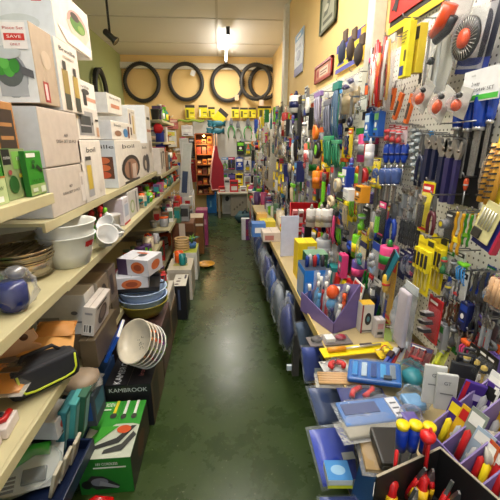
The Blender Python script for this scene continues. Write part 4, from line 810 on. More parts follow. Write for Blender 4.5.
# ---------------------------------------------------------------- back of the shop
YB = BACK-.03
r = T('pegboard', 'grey pegboard on the back wall under the yellow packs', 'board', (0, BACK-.003, 0))
MB().box(-.52, -.025, .45, 1.015, 0, 1.80, M((196, 194, 184), .6, 0, .08, 40)).build('board_panel', r)
def bk(px, py, Y=7.2): return at(px, py, Y=Y)
def hback(k, px, pt, pb, wpx, c1, c2, label=None, phrase=None, Y=7.22, rot=0, **kw):
    A = at(px, pt, Y=Y); B = at(px, pb, Y=Y); W = wpx*abs(at(px+1, pt, Y=Y).x-A.x)
    nm, cat = KN[k]; r = T(nm, label, cat, A, 0); r.rotation_euler = (0, rot, 0)
    k(r, W, A.z-B.z, c1, c2, random.Random(int(px*13+pt)), **kw)
    if not label: fill_label(r, phrase, px)
    return r
for i, (x0, x1, t, b, lab) in enumerate(((185, 195, 105, 119, 'yellow pack with black edge, leftmost of the yellow row'), (198.5, 207.5, 105, 118, 'wide yellow pack with black header, second of the yellow row'), (208, 215, 107, 118, 'narrow yellow pack beside the wide yellow pack'), (231.5, 239, 107, 118, 'yellow pack hanging below the tyre left of the right pair'), (240, 248, 107.5, 118, 'yellow pack in the middle of the right yellow trio'), (248.5, 256, 107.5, 118, 'yellow pack at the right of the yellow trio'), (258, 271, 106, 117.5, 'yellow pack with dark header under the right pair of tyres'))):
    A = bk(x0, t); B = bk(x1, b); w = B.x-A.x; h = A.z-B.z
    r = T('hanging_pack', lab, 'pack', ((A.x+B.x)/2, 7.22, A.z))
    MB().box(-w/2, -.03, -h, w/2, 0, -h*.2, M((232, 216, 20), .4), .004).build('pack_body', r)
    MB().box(-w/2, -.012, -h*.22, w/2, -.004, 0, M((50, 44, 36), .5)).build('header_card', r)
    a = MB(); t = MB(); prints(a, t, (-w/2, -.031, -h), (w, 0, 0), (0, 0, h*.78), (0, -1, 0), [('r', .1, .1, .35, .85, (90, 84, 20)) if i != 1 else ('r', .06, .1, .2, .85, (230, 230, 220)), ('r', .5, .5, .9, .6, (70, 70, 30)), ('r', .5, .2, .9, .3, (250, 240, 120))]); a.build('printed_artwork', r)
r = T('hanging_pack', 'tilted yellow pack with black top beside the teal gloves', 'pack', bk(224, 112)); r.rotation_euler = (0, .7, 0)
MB().box(-.10, -.03, -.24, .10, 0, -.06, M((232, 216, 20), .4), .004).build('pack_body', r); MB().box(-.10, -.012, -.06, .10, -.004, .02, M((40, 36, 34))).build('header_card', r)
# teal gloves
for nm, px, py, lab in ((1, 209, 122.5, 'upper teal rubber glove above the wooden cupboard'), (2, 208, 130, 'lower teal rubber glove above the wooden cupboard')):
    A = bk(px, py, 7.05); r = T('glove', lab, 'glove', A)
    b = MB(); b.blob((.16, 0, -.02), (.13, .03, .06), M((40, 110, 126), .5), .15, nm, 2)
    for k in range(4): b.tube([(.06, -.01, -.055+.025*k), (-.02-.01*(k % 2), -.02, -.065+.03*k)], .017, M((40, 110, 126), .5), 8)
    b.tube([(.12, -.02, -.05), (.07, -.05, -.09)], .018, M((40, 110, 126), .5), 8); b.build('glove_body', r)
    MB().lathe([(.045, 0), (.052, .04), (.055, .04)], M((30, 84, 100), .5), (.27, 0, -.02), 12, Ry(PI/2)).build('cuff', r)
# wooden cupboard with orange goods
cx0 = bk(196, 150).x; cx1 = bk(213.5, 150).x; ct = bk(200, 134).z
r = T('cupboard', 'open orange brown wooden cupboard with shelves at the back wall', 'cupboard', ((cx0+cx1)/2, 7.15, .42))
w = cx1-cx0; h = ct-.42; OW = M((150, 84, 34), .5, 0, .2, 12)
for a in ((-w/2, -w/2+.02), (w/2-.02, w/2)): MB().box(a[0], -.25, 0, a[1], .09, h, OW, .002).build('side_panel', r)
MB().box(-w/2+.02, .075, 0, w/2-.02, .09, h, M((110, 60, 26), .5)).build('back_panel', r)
shz = [h*k/6 for k in range(7)]
for z in shz: MB().box(-w/2+.02, -.25, z-.008, w/2-.02, .075, z+.008, OW).build('shelf', r)
cc = (cx0+cx1)/2; q = random.Random(3)
for s in range(6):
    for j in range(3):
        hh = q.uniform(.06, h/6-.03); c = q.choice(((216, 130, 40), (196, 90, 30), (236, 170, 70), (150, 50, 30), (120, 70, 40), (230, 190, 120)))
        x = cc-w*.3+w*.3*j
        o = carton('%s boxed item on the %s shelf of the wooden cupboard, %s' % ('orange', ('lowest', 'second', 'third', 'fourth', 'fifth', 'top')[s], ('left', 'middle', 'right')[j]), x+w*.12, 6.94, .42+shz[s]+.0085, w*.24, .12, hh, c, name='boxed_item', flap=False, front=[('r', .15, .3, .85, .7, q.choice(((240, 210, 150), (120, 40, 20), (250, 180, 60))))])
q = random.Random(5)
r = T('cupboard_lamp', 'small warm bulb under the top of the wooden cupboard', 'light', (cc, 6.98, ct-.01))
MB().lathe([(0, -.05), (.02, -.04), (.022, -.025), (.01, -.012), (0, -.01)], MEMIT((255, 190, 110), 20), n=12).build('bulb', r); MB().lathe([(.012, -.012), (.014, 0), (0, 0)], M(DARK), n=10).build('socket', r)
d = bpy.data.lights.new('cupboard_bulb', 'POINT'); d.energy = 7; d.color = (1, .66, .3); d.shadow_soft_size = .05
o = bpy.data.objects.new('cupboard_bulb', d); COL.objects.link(o); o.location = (cc, 6.80, ct-.25)
# red apron on a hook
A = bk(216, 146, 6.86); r = T('apron', 'dark red apron with pale pink edging hanging right of the cupboard', 'apron', A)
za = bk(216, 190, 6.86).z-A.z
o1 = [(-.03, 0), (.02, 0), (.05, za*.25), (.13, za*.45), (.14, za*.98), (-.1, za), (-.13, za*.8), (-.09, za*.4)]
MB().prism(o1, -.015, .015, M((150, 26, 44), .8)).build('apron_cloth', r)
MB().tube([(x, -.016, z) for x, z in ((-.03, 0), (-.09, za*.4), (-.13, za*.8), (-.1, za), (.14, za*.98))], .016, M((226, 170, 160), .7), 6).build('edging', r)
MB().tube([(-.03, 0, 0), (-.02, -.02, .22), (.015, -.02, .22), (.02, 0, 0)], .01, M((226, 190, 170), .7), 6).build('neck_strap', r)
# green hand tools on the back board
hback(k_pliers, 231, 118, 138, 8, (50, 160, 60), BLACK, 'bright green secateurs hanging left on the grey back board')
hback(k_pliers, 238, 121, 139, 8, (150, 170, 150), BLACK, 'grey green secateurs in the middle of the grey back board')
hback(k_pliers, 248, 118, 139, 10, (40, 170, 60), BLACK, 'large green shears right on the grey back board')
hback(k_scissors, 262, 121, 141, 8, (70, 64, 60), BLACK, 'dark brown shears at the right of the green shears')
r = hback(k_saw, 241, 140, 156, 6, (216, 130, 60), BLACK, 'pruning saw with orange handle lying level on the grey board', rot=-PI/2+.25)
PAL = [('white', WHITE), ('red', RED), ('yellow', YEL), ('blue', BLUE), ('green', GREEN), ('black', BLACK), ('orange', ORANGE), ('grey', GREY), ('silver', STEEL), ('teal', TEAL), ('purple', PURP), ('pink', PINK), ('navy', NAVY), ('lime', LIME), ('sky blue', SKY), ('beige', (206, 186, 150))]
PD = dict(PAL)
q = random.Random(21)
for row, (t, b) in enumerate(((141, 156), (157, 172), (173, 188))):
    for i, px in enumerate(range(224, 272, 8)):
        if row == 0 and px < 236: continue
        cn, c = q.choice(PAL); c2n, c2 = q.choice(PAL); k = q.choice((k_card, k_card, k_bag, k_block))
        hback(k, px+q.uniform(-1, 1), t, b-q.uniform(0, 3), 7.2, c, c2, phrase='%s %s on the grey back board, %s row' % (cn, KN[k][0].replace('_', ' '), ('upper', 'middle', 'lower')[row]))
# counter table along the back with goods
xa = bk(217, 193, 6.7).x; r = T('counter_table', 'low pale table along the back wall under the apron and goods', 'table', ((xa+1.0)/2, 6.85, 0)); w = .99-xa; zt = bk(230, 193, 6.6).z
MB().box(-w/2, -.22, zt-.03, w/2, .4, zt, M((206, 200, 180), .5), .003).build('table_top', r)
for sx in (-1, 1):
    for sy in (-.19, .37): MB().box(sx*(w/2-.03)-.02, sy-.02, 0, sx*(w/2-.03)+.02, sy+.02, zt-.03, M((150, 140, 120))).build('leg', r)
ZT = zt+.001; TH_ = zt-.04
items = [(222, RED, 'small red box', .13, .10), (234, (196, 30, 40), 'red boxed kettle', .16, .22), (243, WHITE, 'white box', .12, .1), (250, YEL, 'yellow box', .12, .12), (257, GREY, 'grey box', .12, .16), (264, BLACK, 'black box', .14, .14), (227, (216, 210, 206), 'pale box', .10, .26)]
for px, c, nm, w_, h_ in items:
    x = bk(px, 185, 6.8).x
    carton('%s on the low back table' % nm, x+w_/2, 6.72, ZT, w_, .14, h_, c, front=[('r', .15, .15, .85, .5, (230, 226, 220) if c != WHITE else (120, 60, 60)), ('r', .1, .7, .9, .85, (60, 56, 56))])
A = at(212, 213, Z=0); carton('bright blue box on the floor before the back table', A.x+.10, A.y, .001, .2, .2, .42, (30, 120, 200), side=(34, 130, 210), front=[('r', .3, .3, .5, .6, (120, 190, 230))])
A = at(224, 214, Z=0); carton('white carton with dark picture under the back table', A.x+.17, A.y, .001, .2, .2, TH_, (206, 206, 196), front=[('e', .5, .7, .2, .12, (60, 60, 60)), ('r', .1, .1, .9, .4, (190, 190, 180))])
A = at(238, 216, Z=0); carton('speckled grey sack shaped carton under the back table', A.x+.22, A.y, .001, .36, .22, TH_, (190, 180, 160), front=[('e', .2+.15*k, .3+.1*(k % 4), .05, .05, (130, 120, 110)) for k in range(5)])
A = at(245, 223, Z=0); r = T('sack', 'dark teal sack slumped on the floor right of the speckled carton', 'bag', A)
MB().blob((0, .05, .10), (.2, .12, .11), M((50, 84, 92), .7), .3, 3).build('sack_body', r); MB().tube([(-.05, 0, .18), (0, -.02, .24), (.05, 0, .18)], .015, M((40, 66, 76)), 6).build('tied_top', r)
A = at(247, 240, Z=0); carton('white and purple upright carton at the right aisle edge', A.x+.04, A.y, .001, .12, .1, .32, (226, 226, 230), front=[('r', .5, 0, 1, 1, (110, 50, 110)), ('r', .55, .2, .95, .5, (160, 40, 70))])
# white wire rack and leaning white boards left of the cupboard
A = at(193, 238, Z=0); r = T('wire_rack', 'white wire rack standing at the end of the left aisle', 'rack', (A.x-.12, A.y, 0))
b = MB(); zt = z_at(A.x, A.y, 192)
for x in (-.16, .14):
    for y in (0, .3): MB().tube([(x, y, 0), (x, y, zt)], .008, M((236, 234, 228), .3), 6).build('post', r)
for k in range(4):
    z = .08+(zt-.1)*k/3; b = MB()
    for j in range(9): b.tube([(-.16+.3*j/8, 0, z), (-.16+.3*j/8, .3, z)], .003, M((236, 234, 228), .3), 5)
    b.tube([(-.16, 0, z), (.14, 0, z), (.14, .3, z), (-.16, .3, z)], .005, M((236, 234, 228), .3), 5, True); b.build('wire_shelf', r)
for k in range(3):
    z = .08+(zt-.1)*k/3+.006
    for j in range(2):
        cn, c = ((('red', RED), ('green', GREEN)), (('maroon', (120, 30, 50)), ('grey', GREY)), (('pink', PINK), ('white', WHITE)))[k][j]
        carton('%s pack on the %s wire rack shelf' % (cn, ('lowest', 'middle', 'upper')[k]), A.x-.12-.02+.14*j, A.y+.06, z, .12, .16, .13, c, front=[('r', .2, .2, .8, .6, WHITE if c != WHITE else RED)])
for k, (px, t, b_, lean) in enumerate(((184, 142, 205, .1), (189, 138, 195, -.05), (181, 165, 215, .15))):
    A = at(px, b_, Y=5.3+.5*k); zz = at(px, t, Y=5.3+.5*k).z
    r = T('white_board', ('white framed board leaning nearest at the far left aisle end', 'white framed board leaning left of the cupboard', 'low white framed board leaning behind wire rack')[k], 'board', (A.x, A.y, A.z if A.z > .02 else .002)); r.rotation_euler = (-.05, lean, 0)
    hh = zz-A.z; MB().box(-.06, -.01, 0, .06, .01, hh, M((222, 226, 222), .4), .004).build('panel', r)
    f = MB()
    for a in ((-.07, 0, -.055, hh), (.055, 0, .07, hh), (-.07, 0, .07, .02), (-.07, hh-.02, .07, hh)): f.box(a[0], -.016, a[1], a[2], .016, a[3], M((236, 238, 236), .4))
    f.build('frame', r)
    MB().box(-.045, -.0125, hh*.2, .035, -.0115, hh*.55, M(((60, 80, 120), (120, 130, 140), (60, 110, 150))[k])).build('printed_artwork', r)
# left back corner: tall shelf unit with mixed goods
shelf_unit('tall cream shelf unit in the back left corner crowded with goods', -1.3, -.80, 5.3, 6.6, (.4, .8, 1.1, 1.4, 1.7), 1.75)
goods(-1.04, -.82, 5.3, 6.6, 1.102, 9, 'on the back left corner unit, third shelf', None, 1.7, 31)
goods(-1.04, -.82, 5.3, 6.6, 1.402, 9, 'on the back left corner unit, fourth shelf', None, 1.7, 32)
goods(-1.04, -.82, 5.3, 6.6, 1.702, 9, 'on top of the back left corner unit', None, 1.8, 33)
goods(-1.04, -.82, 5.3, 6.6, .802, 8, 'on the back left corner unit, second shelf', None, 1.7, 34)
A = at(158, 124, Y=5.36); r = T('cloth_bundle', 'red and dark blue cloths hanging in the back left corner', 'cloth', (A.x, 5.36, A.z))
MB().blob((0, 0, -.06), (.07, .04, .07), M((206, 30, 40), .8), .25, 1).build('red_cloth', r)
MB().pillow(-.06, -.34, .07, -.1, .05, M((34, 50, 140), .8), .02, 6, 8, 5, .6).build('blue_cloth', r)
carton('shelf box holding up the red and blue cloths', A.x+.10, 5.40, 1.402, .2, .15, max(.1, A.z-1.44), (216, 212, 204), front=[('r', .1, .6, .9, .8, (120, 116, 110))])

# goods hung on the back wall left of the cupboard
r = T('garland', 'lime green garland lying along the back wall above white packs', 'garland', bk(191, 121))
b = MB(); qq = random.Random(2)
b.tube([(-.25+.05*k, -.03, .012*math.sin(k*1.3)) for k in range(11)], .018, M((150, 176, 60), .6), 8)
for k in range(60): x = qq.uniform(-.25, .25); a = qq.uniform(0, 6.28); b.tube([(x, -.03, 0), (x+.02, -.03+.035*math.cos(a), .04*math.sin(a))], .006, M((170, 196, 80) if k % 2 else (120, 150, 50), .6), 4, r1=.001)
b.build('garland_body', r)
for px, t, b_, w, k, c, c2, lab in ((187, 125, 136, 11, k_block, (232, 228, 224), (206, 196, 196), 'wide white pack on the back wall under the lime garland'), (183, 137, 146, 5, k_block, (220, 60, 130), (240, 150, 190), 'pink pack on the back wall left of the cupboard'), (192, 138, 158, 7, k_card, (190, 196, 200), GREY, 'pale grey pack between white board and cupboard'), (172, 119, 129, 12, k_block, (206, 120, 110), (230, 190, 170), 'salmon pack on the back wall above the white and yellow pack'), (169, 130, 147, 14, k_block, (226, 226, 216), (232, 220, 90), 'white and yellow pack on the back wall near the corner'), (177, 148, 160, 8, k_bag, (226, 180, 140), WHITE, 'peach bag on the back wall beside the leaning boards'), (166, 150, 166, 9, k_card, (50, 150, 60), GREEN, 'green card on the back wall low by the corner'), (176, 162, 180, 9, k_card, (60, 110, 160), BLUE, 'blue card on the back wall below the peach bag'), (159, 131, 150, 7, k_bag, (206, 206, 200), GREY, 'grey bag on the back wall by the corner'), (192, 160, 182, 7, k_card, (180, 60, 60), RED, 'red card on the back wall beside the cupboard side'), (184, 148, 166, 6, k_card, (90, 96, 130), NAVY, 'navy card on the back wall behind the leaning boards')):
    hback(k, px, t, b_, w, c, c2, lab, Y=7.25)
# ================================================================ right wall: hanging goods
MB().box(.03, 4.83, .62, .10, 7.0, 1.85, peg_mat()).build('board_panel', PEG)
BH = (28, 66, 168); NV = (26, 32, 62); SG = (150, 152, 156)
G = 'blue handled files on the black backed rack'
# --- files on the black card rack at the right
P = at(476, 118, X=.79); r = T('backing_board', 'black backing card behind the blue handled files', 'board', (.795, P.y, P.z))
MB().box(-.004, -.075, -.27, .0, .085, 0, M((28, 30, 34), .5), .001).build('board_panel', r)
for (px, pt, pb, w), lab in zip(((463, 93, 173, 9), (474, 91, 178, 9), (485.5, 90, 176, 12.5), (497, 84, 168, 8)), ('slim blue handled file, left one on the black card', 'round blue handled file, second on the black card', 'widest blue handled flat file, third on the black card', 'blue handled file at the right photo edge, angled')):
    hang(k_file, px, pt, pb, w, BH, STEEL, lab, .045, group=G, hook=False)
r = T('wire_holder', 'steel wire holder across the blue file handles', 'holder', (.79, P.y, P.z-.0))
MB().tube([(0, .09, -.012), (-.055, .09, -.012), (-.066, .0, -.014), (-.055, -.075, -.012), (0, -.075, -.012)], .0022, steel(), 6).build('wire', r)
# --- white and green card bracket set above files
P = at(484, 68, X=.735); r = T('carded_pack', 'white card with black lettering and green stripe above the file handles', 'pack', P, -PI/2)
MB().box(-.075, -.002, -.085, .075, .002, 0, M((226, 226, 228), .4)).build('backing_card', r)
a = MB(); t = MB(); prints(a, t, (-.075, -.0022, -.085), (.15, 0, 0), (0, 0, .085), (0, -1, 0), [('r', .0, .04, 1, .2, (70, 180, 60)), ('t', .38, .55, .17, '2-way', INK), ('t', .48, .35, .16, 'HANDSAW SET', INK, .8), ('t', .3, .82, .1, 'tools', (90, 90, 96))]); a.build('printed_artwork', r); t.build('lettering', r)
# --- wheel brush blister, orange centre
P = at(481, 4, X=.75); r = T('wire_wheel_pack', 'blister pack of wire wheel with orange hub on dark blue card, top right', 'pack', P, -PI/2)
r.rotation_euler = (0, .15, -PI/2)
MB().box(-.06, .008, -.178, .085, .011, -.135, M((30, 52, 140), .4)).build('backing_card', r); MB().box(.03, .009, -.14, .085, .0115, .05, M((40, 44, 60), .4)).build('dark_card', r)
MB().lathe([(0, -.004), (.058, -.004), (.058, .004), (0, .004)], M((52, 52, 54), .4), (0, -.02, -.085), 26, Rx(PI/2)).build('wheel_disc', r)
MB().lathe([(0, -.014), (.022, -.014), (.026, 0), (.026, .004), (0, .004)], M((232, 78, 30), .35), (0, -.028, -.085), 20, Rx(PI/2)).build('orange_hub', r)
b = MB()
for k in range(30):
    t_ = 2*PI*k/30; b.tube([(.028*math.cos(t_), -.027, -.085+.028*math.sin(t_)), (.056*math.cos(t_+.12), -.027, -.085+.056*math.sin(t_+.12))], .0012, M((190, 188, 180), .3, .8), 4)
b.build('wire_bristles', r)
MB().pillow(-.066, -.165, .066, .0, .06, MCLEAR((240, 240, 244), .03), .006, 10, 10, 2, .15).build('clear_blister', r)
# --- orange handled tool in large blister
P = at(462, -4, X=.74); r = T('power_tool_pack', 'large clear blister with orange and black tool, beside the orange wheel', 'pack', P, -PI/2); r.rotation_euler = (0, .34, -PI/2)
MB().tube([(-.02, -.035, -.105), (.01, -.04, -.065), (.02, -.04, -.02)], .021, M((226, 80, 34), .35), 12, r1=.024).build('orange_handle', r)
MB().tube([(-.005, -.04, -.12), (.03, -.03, -.085), (.045, -.03, -.05)], .013, M((46, 46, 50), .4), 10).build('black_body', r)
MB().lathe([(0, 0), (.012, .004), (.012, .02), (0, .026)], M((60, 62, 64), .3, .6), (-.012, -.03, -.19), 10).build('small_part', r)
MB().pillow(-.06, -.27, .065, .03, .06, MCLEAR((238, 240, 242), .03), 0, 8, 14, 5, .25).build('clear_blister', r)
MB().box(-.06, .001, -.27, .065, .003, .03, M((190, 190, 184), .5)).build('backing_card', r)
# --- yellow boxes and black strips under the red sign
P = at(414, 22, X=.70); r = T('tall_pack', 'tall yellow box with blue picture hanging under the red sign', 'pack', P, -PI/2); h = P.z-z_at(.70, P.y, 78)
MB().box(-.026, -.025, -h, .026, 0, 0, M((236, 222, 40), .4), .002).build('box_body', r)
a = MB(); t = MB(); prints(a, t, (-.026, -.0255, -h), (.052, 0, 0), (0, 0, h), (0, -1, 0), [('r', .12, .05, .7, .22, (40, 60, 140)), ('r', .6, .3, .85, .5, (90, 80, 30)), ('r', .15, .82, .85, .84, (90, 80, 30)), ('r', .15, .76, .7, .78, (90, 80, 30)), ('r', .15, .7, .75, .72, (90, 80, 30)), ('r', .15, .64, .6, .66, (90, 80, 30))]); prints(a, t, (-.026, 0, -h), (0, -.025, 0), (0, 0, h), (-1, 0, 0), [('r', .1, .6, .9, .9, (206, 190, 40))]); a.build('printed_artwork', r)
MB().box(-.01, -.014, 0, .01, -.011, .015, M((236, 222, 40))).build('hang_tab', r); hookat(P.y, P.z+.014, .14)
P = at(426, 24, X=.74); r = T('tall_pack', 'second yellow box behind the tall yellow box, under the red sign', 'pack', P, -PI/2)
MB().box(-.02, -.03, -.16, .02, 0, 0, M((226, 200, 50), .4), .002).build('box_body', r); MB().box(-.02, -.031, -.05, .02, -.03, -.01, M((60, 56, 40))).build('printed_artwork', r)
for k, (px, pt, pb, c, lab) in enumerate(((431, 30, 86, (40, 40, 42), 'long black hacksaw blade strip right of the yellow boxes'), (427, 28, 84, (56, 56, 58), 'second black blade strip behind the long strip'), (438, 18, 84, (214, 216, 216), 'long white strip hanging right of the black blade strips'), (444, 20, 92, (190, 194, 196), 'clear grey strip hanging beside the white strip'))):
    P = at(px, pt, X=.76-.012*k); h = P.z-z_at(.76, P.y, pb); r = T('blade_strip', lab, 'blade', P, -PI/2)
    MB().box(-.008, -.003, -h, .008, 0, 0, M(c, .35), .001).build('blade', r); MB().box(-.009, -.004, -.03, .009, .001, 0, M((90, 90, 92))).build('header', r)
# --- clear bag of orange / white sticks
P = at(391, 36, X=.70); h = P.z-z_at(.70, P.y, 112); r = T('hanging_bag', 'bulging clear bag of orange, red and white sticks under the red sign', 'bag', P, -PI/2); q = random.Random(9)
for k in range(34):
    c = (ORANGE, RED, WHITE, (240, 190, 90), (200, 60, 40), (230, 226, 220), (90, 60, 50))[k % 7]; x = -.042+.084*((k*7) % 34)/33; z0 = -h*q.uniform(.84, .96); b = MB()
    b.tube([(x, -.012-.02*(k % 3), z0), (x+q.uniform(-.02, .02), -.014-.02*(k % 3), z0+h*.35), (x+q.uniform(-.03, .03), -.012-.02*(k % 3), z0+h*q.uniform(.6, .85))], .006, M(c, .4), 6); b.build('stick', r)
MB().box(-.05, -.006, -h*.1, .05, 0, 0, M((206, 206, 196))).build('header_card', r)
MB().pillow(-.058, -h, .058, -h*.06, .075, MCLEAR((240, 240, 240), .04), .002, 8, 12, 7, .5).build('clear_pouch', r)
hookat(P.y, P.z, .12)
# --- orange knives
for (px, pt, pb, w, rot), lab in zip(((404, 93, 121, 6, .45), (415, 94, 124, 7, .3), (396, 88, 110, 5, .2)), ('orange utility knife hanging below the bag of sticks', 'orange and black knife right of the first orange knife', 'small orange cutter left of the orange knives')):
    P = at(px, pt, X=.73); h = P.z-z_at(.73, P.y, pb); r = T('utility_knife', lab, 'knife', P, -PI/2); r.rotation_euler = (0, rot, -PI/2)
    MB().prism([(-.013, 0), (.012, 0), (.015, -h*.5), (.01, -h), (-.012, -h)], -.012, 0, M((232, 110, 40), .35)).build('handle', r)
    MB().box(-.009, -.014, -h*.85, .008, -.011, -h*.3, M((70, 60, 56), .4), .001).build('grip_inlay', r); MB().prism([(-.01, 0), (.008, 0), (.004, .03)], -.007, -.005, steel()).build('blade', r)
for (px, pt, pb, w, rot), lab in zip(((426, 86, 112, 12, .6), (445, 92, 122, 14, .55), (462, 92, 116, 11, .3)), ('clear pack with orange disc, left of three under the white strips', 'clear pack with orange tool, middle of three above the wrenches', 'clear pack with orange tool, beside the first blue file')):
    P = at(px+5, pt, X=.72); h = P.z-z_at(.72, P.y, pb); r = T('blister_pack', lab, 'pack', P, -PI/2); r.rotation_euler = (0, rot, -PI/2)
    MB().box(-.028, -.002, -h*1.1, .028, 0, .012, M((186, 184, 178), .45)).build('backing_card', r)
    MB().blob((0, -.02, -h*.55), (.016, .014, h*.27), M((222, 86, 40), .35), .12, px, 2).build('orange_body', r); MB().tube([(-.01, -.02, -h*.2), (.014, -.028, -h*.1)], .008, M((50, 50, 52)), 8).build('black_knob', r)
    MB().pillow(-.027, -h, .027, 0, .05, MCLEAR((240, 240, 242), .04), -.001, 6, 8, 3, .2).build('clear_blister', r)
# --- pliers / wrenches with navy grips
GW = 'navy gripped wrenches below the orange packs'
for (px, pt, pb, w), lab in zip(((424, 134, 186, 7), (431, 134, 182, 9), (438, 136, 180, 8), (446, 138, 198, 11), (453, 138, 202, 12), (461, 140, 204, 9)), ('narrow navy pliers leftmost under the orange packs', 'silver headed navy wrench, second from left below orange packs', 'silver headed navy wrench, third from left below orange packs', 'larger adjustable wrench with long navy grip, fourth from left', 'largest adjustable wrench with purple navy grip beside black card', 'navy gripped wrench half hidden beside the black file card')):
    hang(k_wrench if px > 426 else k_pliers, px, pt, pb, w, NV if px < 450 else (40, 36, 84), STEEL, lab, .06, group=GW)
hang(k_screwdriver, 467, 178, 205, 5, (210, 80, 40), STEEL, 'red orange screwdriver hanging below the first file', .04)
# --- blue screwdrivers and chisels left
for i, px in enumerate((388, 394, 400, 406)):
    hang(k_screwdriver, px, 143, 186, 6, BH, NAVY, 'blue screwdriver, %s of four under the red lettered packs' % ('first from left', 'second from left', 'third from left', 'rightmost')[i], .07-.006*i, group='four blue screwdrivers')
for i, px in enumerate((379, 385, 391, 397)):
    hang(k_file, px, 168, 206, 5.5, (70, 92, 150), STEEL, 'grey blue chisel, %s of four below the blue screwdrivers' % ('first from left', 'second from left', 'third from left', 'rightmost')[i], .08, group='four grey blue chisels')
for i, (px, pt) in enumerate(((393, 124), (399, 125), (405, 126))):
    r = hang(k_card, px, pt, pt+19, 7, (200, 60, 60), RED, '%s red and white lettered card above the blue screwdrivers' % ('left', 'middle', 'right')[i], .06, card=(214, 196, 200), head=(190, 44, 50), content=k_lump)
hang(k_block, 375, 112, 141, 12, (34, 100, 180), (190, 210, 226), 'large bright blue box hanging beside the white post', .10, W=.055)
hang(k_block, 384, 110, 138, 10, (30, 88, 170), (120, 190, 110), 'second bright blue box right of the large blue box', .09, W=.05)
hang(k_tube, 371, 138, 166, 9, (226, 222, 224), (214, 210, 210), 'white sealant tube hanging beside yellow cards', .15)
# navy handled pliers pair
for i, (px, pt, pb, w) in enumerate(((385, 203, 242, 10), (394, 204, 240, 9))):
    hang(k_pliers, px, pt, pb, w, BH, STEEL, '%s blue handled pliers below the grey blue chisels' % ('left', 'right')[i], .08)
# spanner sets
for i, (px, pt, pb) in enumerate(((405, 206, 244), (411, 207, 246), (417, 208, 248))):
    hang(k_bits, px, pt+14, pb, 9, (70, 72, 76), (40, 40, 44), 'dark steel spanner rack, %s of three left of the yellow knife card' % ('left', 'middle', 'right')[i], .07)
for i, (px, pt) in enumerate(((404, 250), (411, 249), (417, 250))):
    hang(k_card, px, pt, pt+28, 7, NAVY, NAVY, 'dark blue carded tool, %s of three below the spanner racks' % ('left', 'middle', 'right')[i], .06, card=(34, 46, 110), head=(26, 34, 90), content=k_screwdriver)
# steel clips
for i, (px, pt) in enumerate(((415, 128), (419, 132), (414, 142), (420, 146), (415, 156), (420, 160), (416, 170))):
    hang(k_lump, px, pt, pt+11, 6, (150, 160, 164), STEEL, phrase='small steel clamp on the pegboard left of the navy wrenches', out=.04)
for i, (px, pt) in enumerate(((406, 188), (413, 190), (419, 184), (402, 196), (411, 206), (418, 200))):
    hang(k_wrench, px, pt, pt+20, 6, (130, 134, 138), STEEL, phrase='small steel spanner hanging below the steel clamps', out=.05)
# yellow knife set cards
for i, (px, pt, pb, out, lab) in enumerate(((428, 238, 292, .13, 'large yellow card of four yellow and black knives'), (441, 236, 290, .07, 'second yellow knife card behind the large yellow card'))):
    Xi = .80-out; P = at(px, pt, X=Xi); h = P.z-z_at(Xi, P.y, pb); r = T('knife_set', lab, 'knife set', P, -PI/2); w = .092
    b = MB(); b.box(-w/2, -.002, -h, w/2, 0, 0, M((238, 216, 30), .4)); b.build('backing_card', r)
    a = MB(); t = MB(); prints(a, t, (-w/2, -.0022, -h), (w, 0, 0), (0, 0, h), (0, -1, 0), [('r', .6, .88, .95, .97, (60, 56, 30)), ('r', .05, .86, .5, .9, (206, 180, 20))]); a.build('printed_artwork', r)
    for k in range(4):
        x = -w*.36+w*.24*k
        MB().prism([(x-.009, -h*.2), (x+.008, -h*.2), (x+.011, -h*.4), (x+.005, -h*.58), (x-.008, -h*.56)], -.016, -.003, M((240, 220, 40) if k % 2 else (230, 206, 30), .35)).build('knife_handle', r)
        MB().box(x-.006, -.019, -h*.5, x+.006, -.015, -h*.26, M((40, 38, 36), .4), .002).build('grip_inlay', r)
        MB().box(x-.005, -.008, -h*.9, x+.004, -.005, -h*.56, M((220, 206, 120), .3, .5)).build('blade', r)
    hookat(P.y, P.z, out+.01)
hang(k_card, 430, 182, 232, 12, (60, 56, 60), RED, 'tall yellow card with red topped dark wrench, left of the wrenches', .08, card=(236, 216, 40), head=(210, 36, 40), content=k_wrench)
hang(k_pliers, 435, 196, 234, 8, (90, 30, 44), STEEL, 'dark red handled grips in front of the yellow wrench card', .12)
hang(k_card, 452, 212, 242, 10, (120, 120, 124), DARK, 'dark pack with round steel collar right of the yellow knife card', .07, card=(60, 58, 56), head=DARK, content=k_roll)
# twist bits
hang(k_bits, 461, 212, 254, 8, (232, 170, 30), YEL, 'yellow orange twist bits on a yellow holder', .09)
hang(k_bits, 470, 214, 246, 7, (70, 160, 50), (120, 180, 40), 'green twist bits right of the yellow ones', .07)
hang(k_bits, 476, 212, 236, 8, (226, 180, 40), YEL, 'second yellow twist bits behind the green ones', .05)
P = at(513, 128, X=.745); h = P.z-z_at(.745, P.y, 206); r = T('drill_bit_pack', 'large yellow pack of orange and black spiral bits at the right edge', 'pack', P, -PI/2); r.rotation_euler = (0, .12, -PI/2)
MB().box(-.032, -.004, -h, .032, 0, 0, M((240, 214, 30), .4), .001).build('backing_card', r)
for k in range(2):
    x = -.014+.028*k
    MB().tube([(x, -.018, -h*.2), (x, -.018, -h*.98)], .0125, M((236, 170, 50), .35), 10).build('spiral_bit', r)
    b = MB()
    for j in range(9): b.prism([(x-.0128, -h*(.25+.08*j)), (x+.0128, -h*(.22+.08*j)), (x+.0128, -h*(.245+.08*j)), (x-.0128, -h*(.275+.08*j))], -.0318, -.029, M((40, 36, 32)))
    b.build('black_stripes', r)
MB().pillow(-.031, -h, .031, -h*.16, .05, MCLEAR((250, 240, 220), .02), -.003, 6, 8, 3, .1).build('clear_blister', r)
